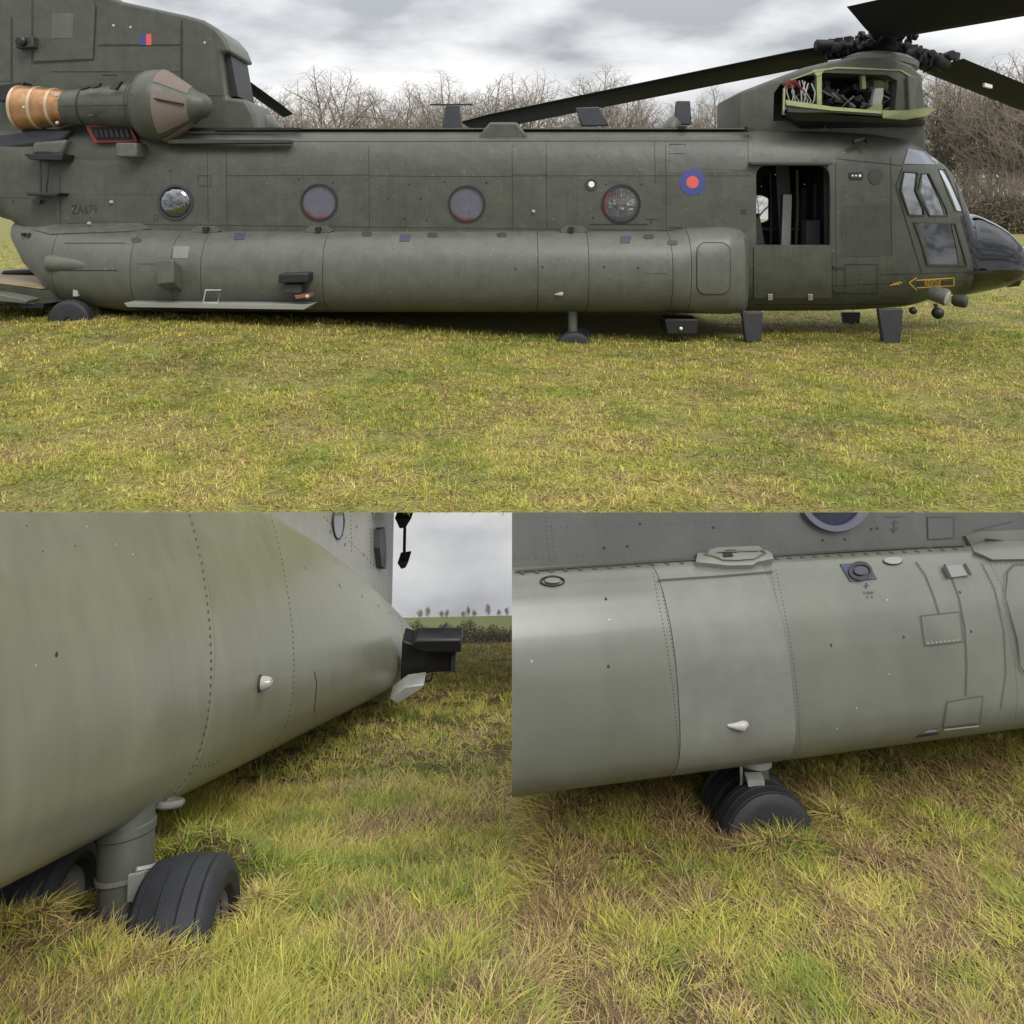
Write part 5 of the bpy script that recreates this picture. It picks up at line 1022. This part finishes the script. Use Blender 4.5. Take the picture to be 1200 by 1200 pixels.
TREES = [(262, 116, 175, 3, 'bare tree behind the rear rotor blade, at the foot of the tail pylon', 1.0), (300, 94, 180, 0, 'bare tree just right of the drooping rear blade tip', 1.05), (335, 112, 186, 4, 'bare tree above the roof between the rear blade tip and the tallest rounded tree', 1.0),
 (388, 78, 176, 1, 'broad rounded bare tree, the tallest above the rear half of the roof', 1.1), (425, 106, 190, 5, 'bare tree on the right shoulder of the broad rounded tree', 1.0), (466, 97, 182, 2, 'bare tree left of the capped blade antenna', 1.1), (508, 84, 178, 3, 'bare tree straight behind the capped blade antenna', 1.1), (548, 106, 184, 0, 'bare tree just right of the capped blade antenna, over the main blade tip', 1.05),
 (592, 90, 180, 4, 'bare tree above the wedge shaped roof fairing', 1.0), (628, 82, 186, 1, 'bare tree between the wedge shaped fairing and the first roof bump', 1.0), (668, 94, 178, 5, 'bare tree above the leaning blade antenna, its lower half hidden by the main blade', 1.1), (710, 78, 188, 2, 'bare tree crossed by the middle of the main rotor blade', 1.0), (752, 103, 180, 3, 'bare tree left of the upright blade antenna', 1.0), (786, 117, 186, 0, 'low bare tree behind the upright blade antenna', .9), (840, 100, 172, 4, 'small separate bare tree between the upright antenna and the forward pylon', .8),
 (1092, 84, 150, 6, 'bare tree rising right behind the cockpit roof', .9), (1112, 66, 140, 7, 'tall bare tree under the right hand blade, nearest the cockpit', .8), (1134, 84, 146, 0, 'bare tree above the windscreen and below the right hand blade', .85), (1156, 92, 138, 7, 'bare tree above the nose, left of the thick trunks', .8), (1176, 60, 132, 6, 'tall bare tree above the tip of the nose', .8), (1196, 64, 128, 7, 'bare tree with thick trunk at the right edge of the upper field', .85), (1226, 80, 140, 1, 'bare tree cut by the right edge of the upper field', .9), (225, 100, 180, 2, 'bare tree hidden behind the tail pylon', 1.0)]
for i, (px, top, Y, k, lab, wf) in enumerate(TREES[:-1]): tree(px, top, Y, k, lab, 'bare trees along the far edge of the meadow', i*1.9, wf*(.92 if i < 15 else 1))
BUSHES = [(290, 136, 170), (360, 138, 168), (440, 136, 170), (505, 138, 168), (575, 138, 172), (640, 132, 170), (700, 130, 168), (755, 128, 172), (800, 128, 170), (850, 134, 168)]
BL_ = ['beside the rear blade tip', 'under the broad rounded tree', 'left of the capped antenna', 'at the foot of the capped antenna', 'behind the wedge shaped fairing', 'left of the leaning antenna', 'right of the leaning antenna', 'left of the upright antenna', 'right of the upright antenna', 'at the left foot of the forward pylon']
for i, ((px, top, Y), w) in enumerate(zip(BUSHES, BL_)): tree(px, top, Y, -1, 'leafless scrub in front of the trees, '+w, 'scrub below the bare trees', i*2.1, 1.1, 'bare_shrub', 'shrub')
BUSHES = [(1088, 180, 130), (1110, 190, 126), (1130, 178, 128), (1150, 195, 124), (1170, 182, 122), (1190, 192, 120), (1212, 185, 120)]
BL_ = ['right behind the cockpit roof', 'behind the windscreen', 'just right of the windscreen', 'above the foot of the nose', 'above the middle of the nose', 'above the nose tip', 'at the right edge of the upper field']
for i, ((px, top, Y), w) in enumerate(zip(BUSHES, BL_)): tree(px, top, Y, -1, 'tall leafless brown scrub '+w, 'brown scrub along the right hedge', i*1.3+.4, .62, 'bare_shrub', 'shrub')
def hedge(name, x0, x1, Y0, Y1, zfn, hfn, n, size, m, label, seed=1):
    r = np.random.default_rng(seed); X = x0+(x1-x0)*r.random(n); Y = Y0+(Y1-Y0)*r.random(n); zb_ = zfn(X, Y); Z = zb_+hfn(X)*r.random(n)**.75; s = size*(.5+r.random(n))
    d = r.normal(size=(n, 3)); d /= np.linalg.norm(d, axis=1)[:, None]; e = np.cross(d, r.normal(size=(n, 3))); e /= np.linalg.norm(e, axis=1)[:, None]
    c = np.stack([X, Y, Z], -1); V = np.stack([c-d*s[:, None], c+e*s[:, None]*.35, c+d*s[:, None], c-e*s[:, None]*.35], 1).reshape(-1, 3)
    me = bpy.data.meshes.new(name); me.from_pydata(V.tolist(), [], [(4*i, 4*i+1, 4*i+2, 4*i+3) for i in range(n)]); me.materials.append(m); o = bpy.data.objects.new(name, me); COL.objects.link(o); return tag(o, label, 'hedge', kind='stuff')
HEDGE = mat('hedge_brown', (.075, .058, .038), .9, col2=(.15, .115, .075), scale=.5); HEDG2 = mat('hedge_green', (.105, .088, .062), .9, col2=(.20, .165, .12), scale=1.5)
gz = lambda X, Y: ground_up(X, Y)
hedge('hedge', 50, 110, 118, 124, gz, lambda X: 5.2+.8*np.sin(X*.5), 34000, .22, HEDGE, 'dense brown hedge bank beyond the nose at right')
hedge('hedge', -85, 50, 176, 184, gz, lambda X: 4.5+2*np.sin(X*.23)+1.5*np.sin(X*.61), 12000, 1.0, HEDGE, 'low brown undergrowth under the far trees behind the roof', 2)
lz = lambda X, Y: ground_low(X, Y)
hedge('hedge', -7, .6, 25.9, 26.6, lambda X, Y: np.full_like(X, H-(755-CY)/F*26.2), lambda X: .50+.10*np.sin(X*3)+.09*np.sin(X*7.3)+.05*np.sin(X*17), 24000, .028, HEDG2, 'brown green hedge at the bottom of the far slope, lower left', 3)
# far slope beyond the lower hedge
FY = np.array([26.0, 30, 60, 90, 120]); FZ = np.array([H-(756-CY)/F*26, H-(742-CY)/F*30, H-(724-CY)/F*60, H-(721-CY)/F*90, H-(722-CY)/F*120])
SOIL_FAR = soil('far_pasture', (.16, .19, .07), (.19, .20, .09), (.22, .22, .10), .3)
sheet('hill', lambda x, y: np.interp(y, FY, FZ)+.4*np.sin(x*.06), np.concatenate([np.linspace(26, 40, 8), np.linspace(45, 120, 10)]), np.linspace(-.5, .05, 12), SOIL_FAR)
rr_ = random.Random(4)
hz = lambda Y, x: float(np.interp(Y, FY, FZ))+.4*math.sin(x*.06)
WHERE = ['nearest the tail', 'second from the tail', 'third from the tail', 'in the gap right of the tail', 'left of the middle of the sky gap', 'at the middle of the sky gap', 'right of the middle of the sky gap', 'third from the right border', 'second from the right border', 'nearest the right border']
for i in range(10):
    px = (492, 501, 517, 524, 543, 549, 556, 572, 585, 594)[i]; Y = 80+rr_.uniform(-3, 3); x = (px-CX)/F*Y
    tree(px, (714, 710, 715, 712, 716, 709, 713, 707, 714, 711)[i], Y, i % 8, 'tiny leafless tree on the far hill crest, '+WHERE[i], 'trees on the far crest at lower left', i*1.7, (.9, .6, 1.0, .7, 1.1, .55, .8, .6, .9, .7)[i], base=hz(Y, x)-.1)
FARW = mat('hazed_wood', (.10, .115, .125), .9, col2=(.15, .155, .15), scale=.3)  # bluish haze of distance mixed into the wood colour
hedge('hedge', -12, .8, 82, 85, lambda X, Y: np.full_like(X, FZ[3]-.35)+.4*np.sin(X*.06), lambda X: 1.0+.25*np.sin(X*1.3)+.2*np.sin(X*3.7), 16000, .09, FARW, 'thin dark wood line on the far hill crest', 6)
hedge('hedge', -6.5, .6, 25.2, 25.7, lambda X, Y: np.full_like(X, H-(756-CY)/F*25.4), lambda X: .24+.03*np.sin(X*5), 7000, .022, mat('dark_hedge', (.075, .072, .062), .9, col2=(.12, .11, .10), scale=2), 'dark low hedge row at the end of the lower left pasture', 8)
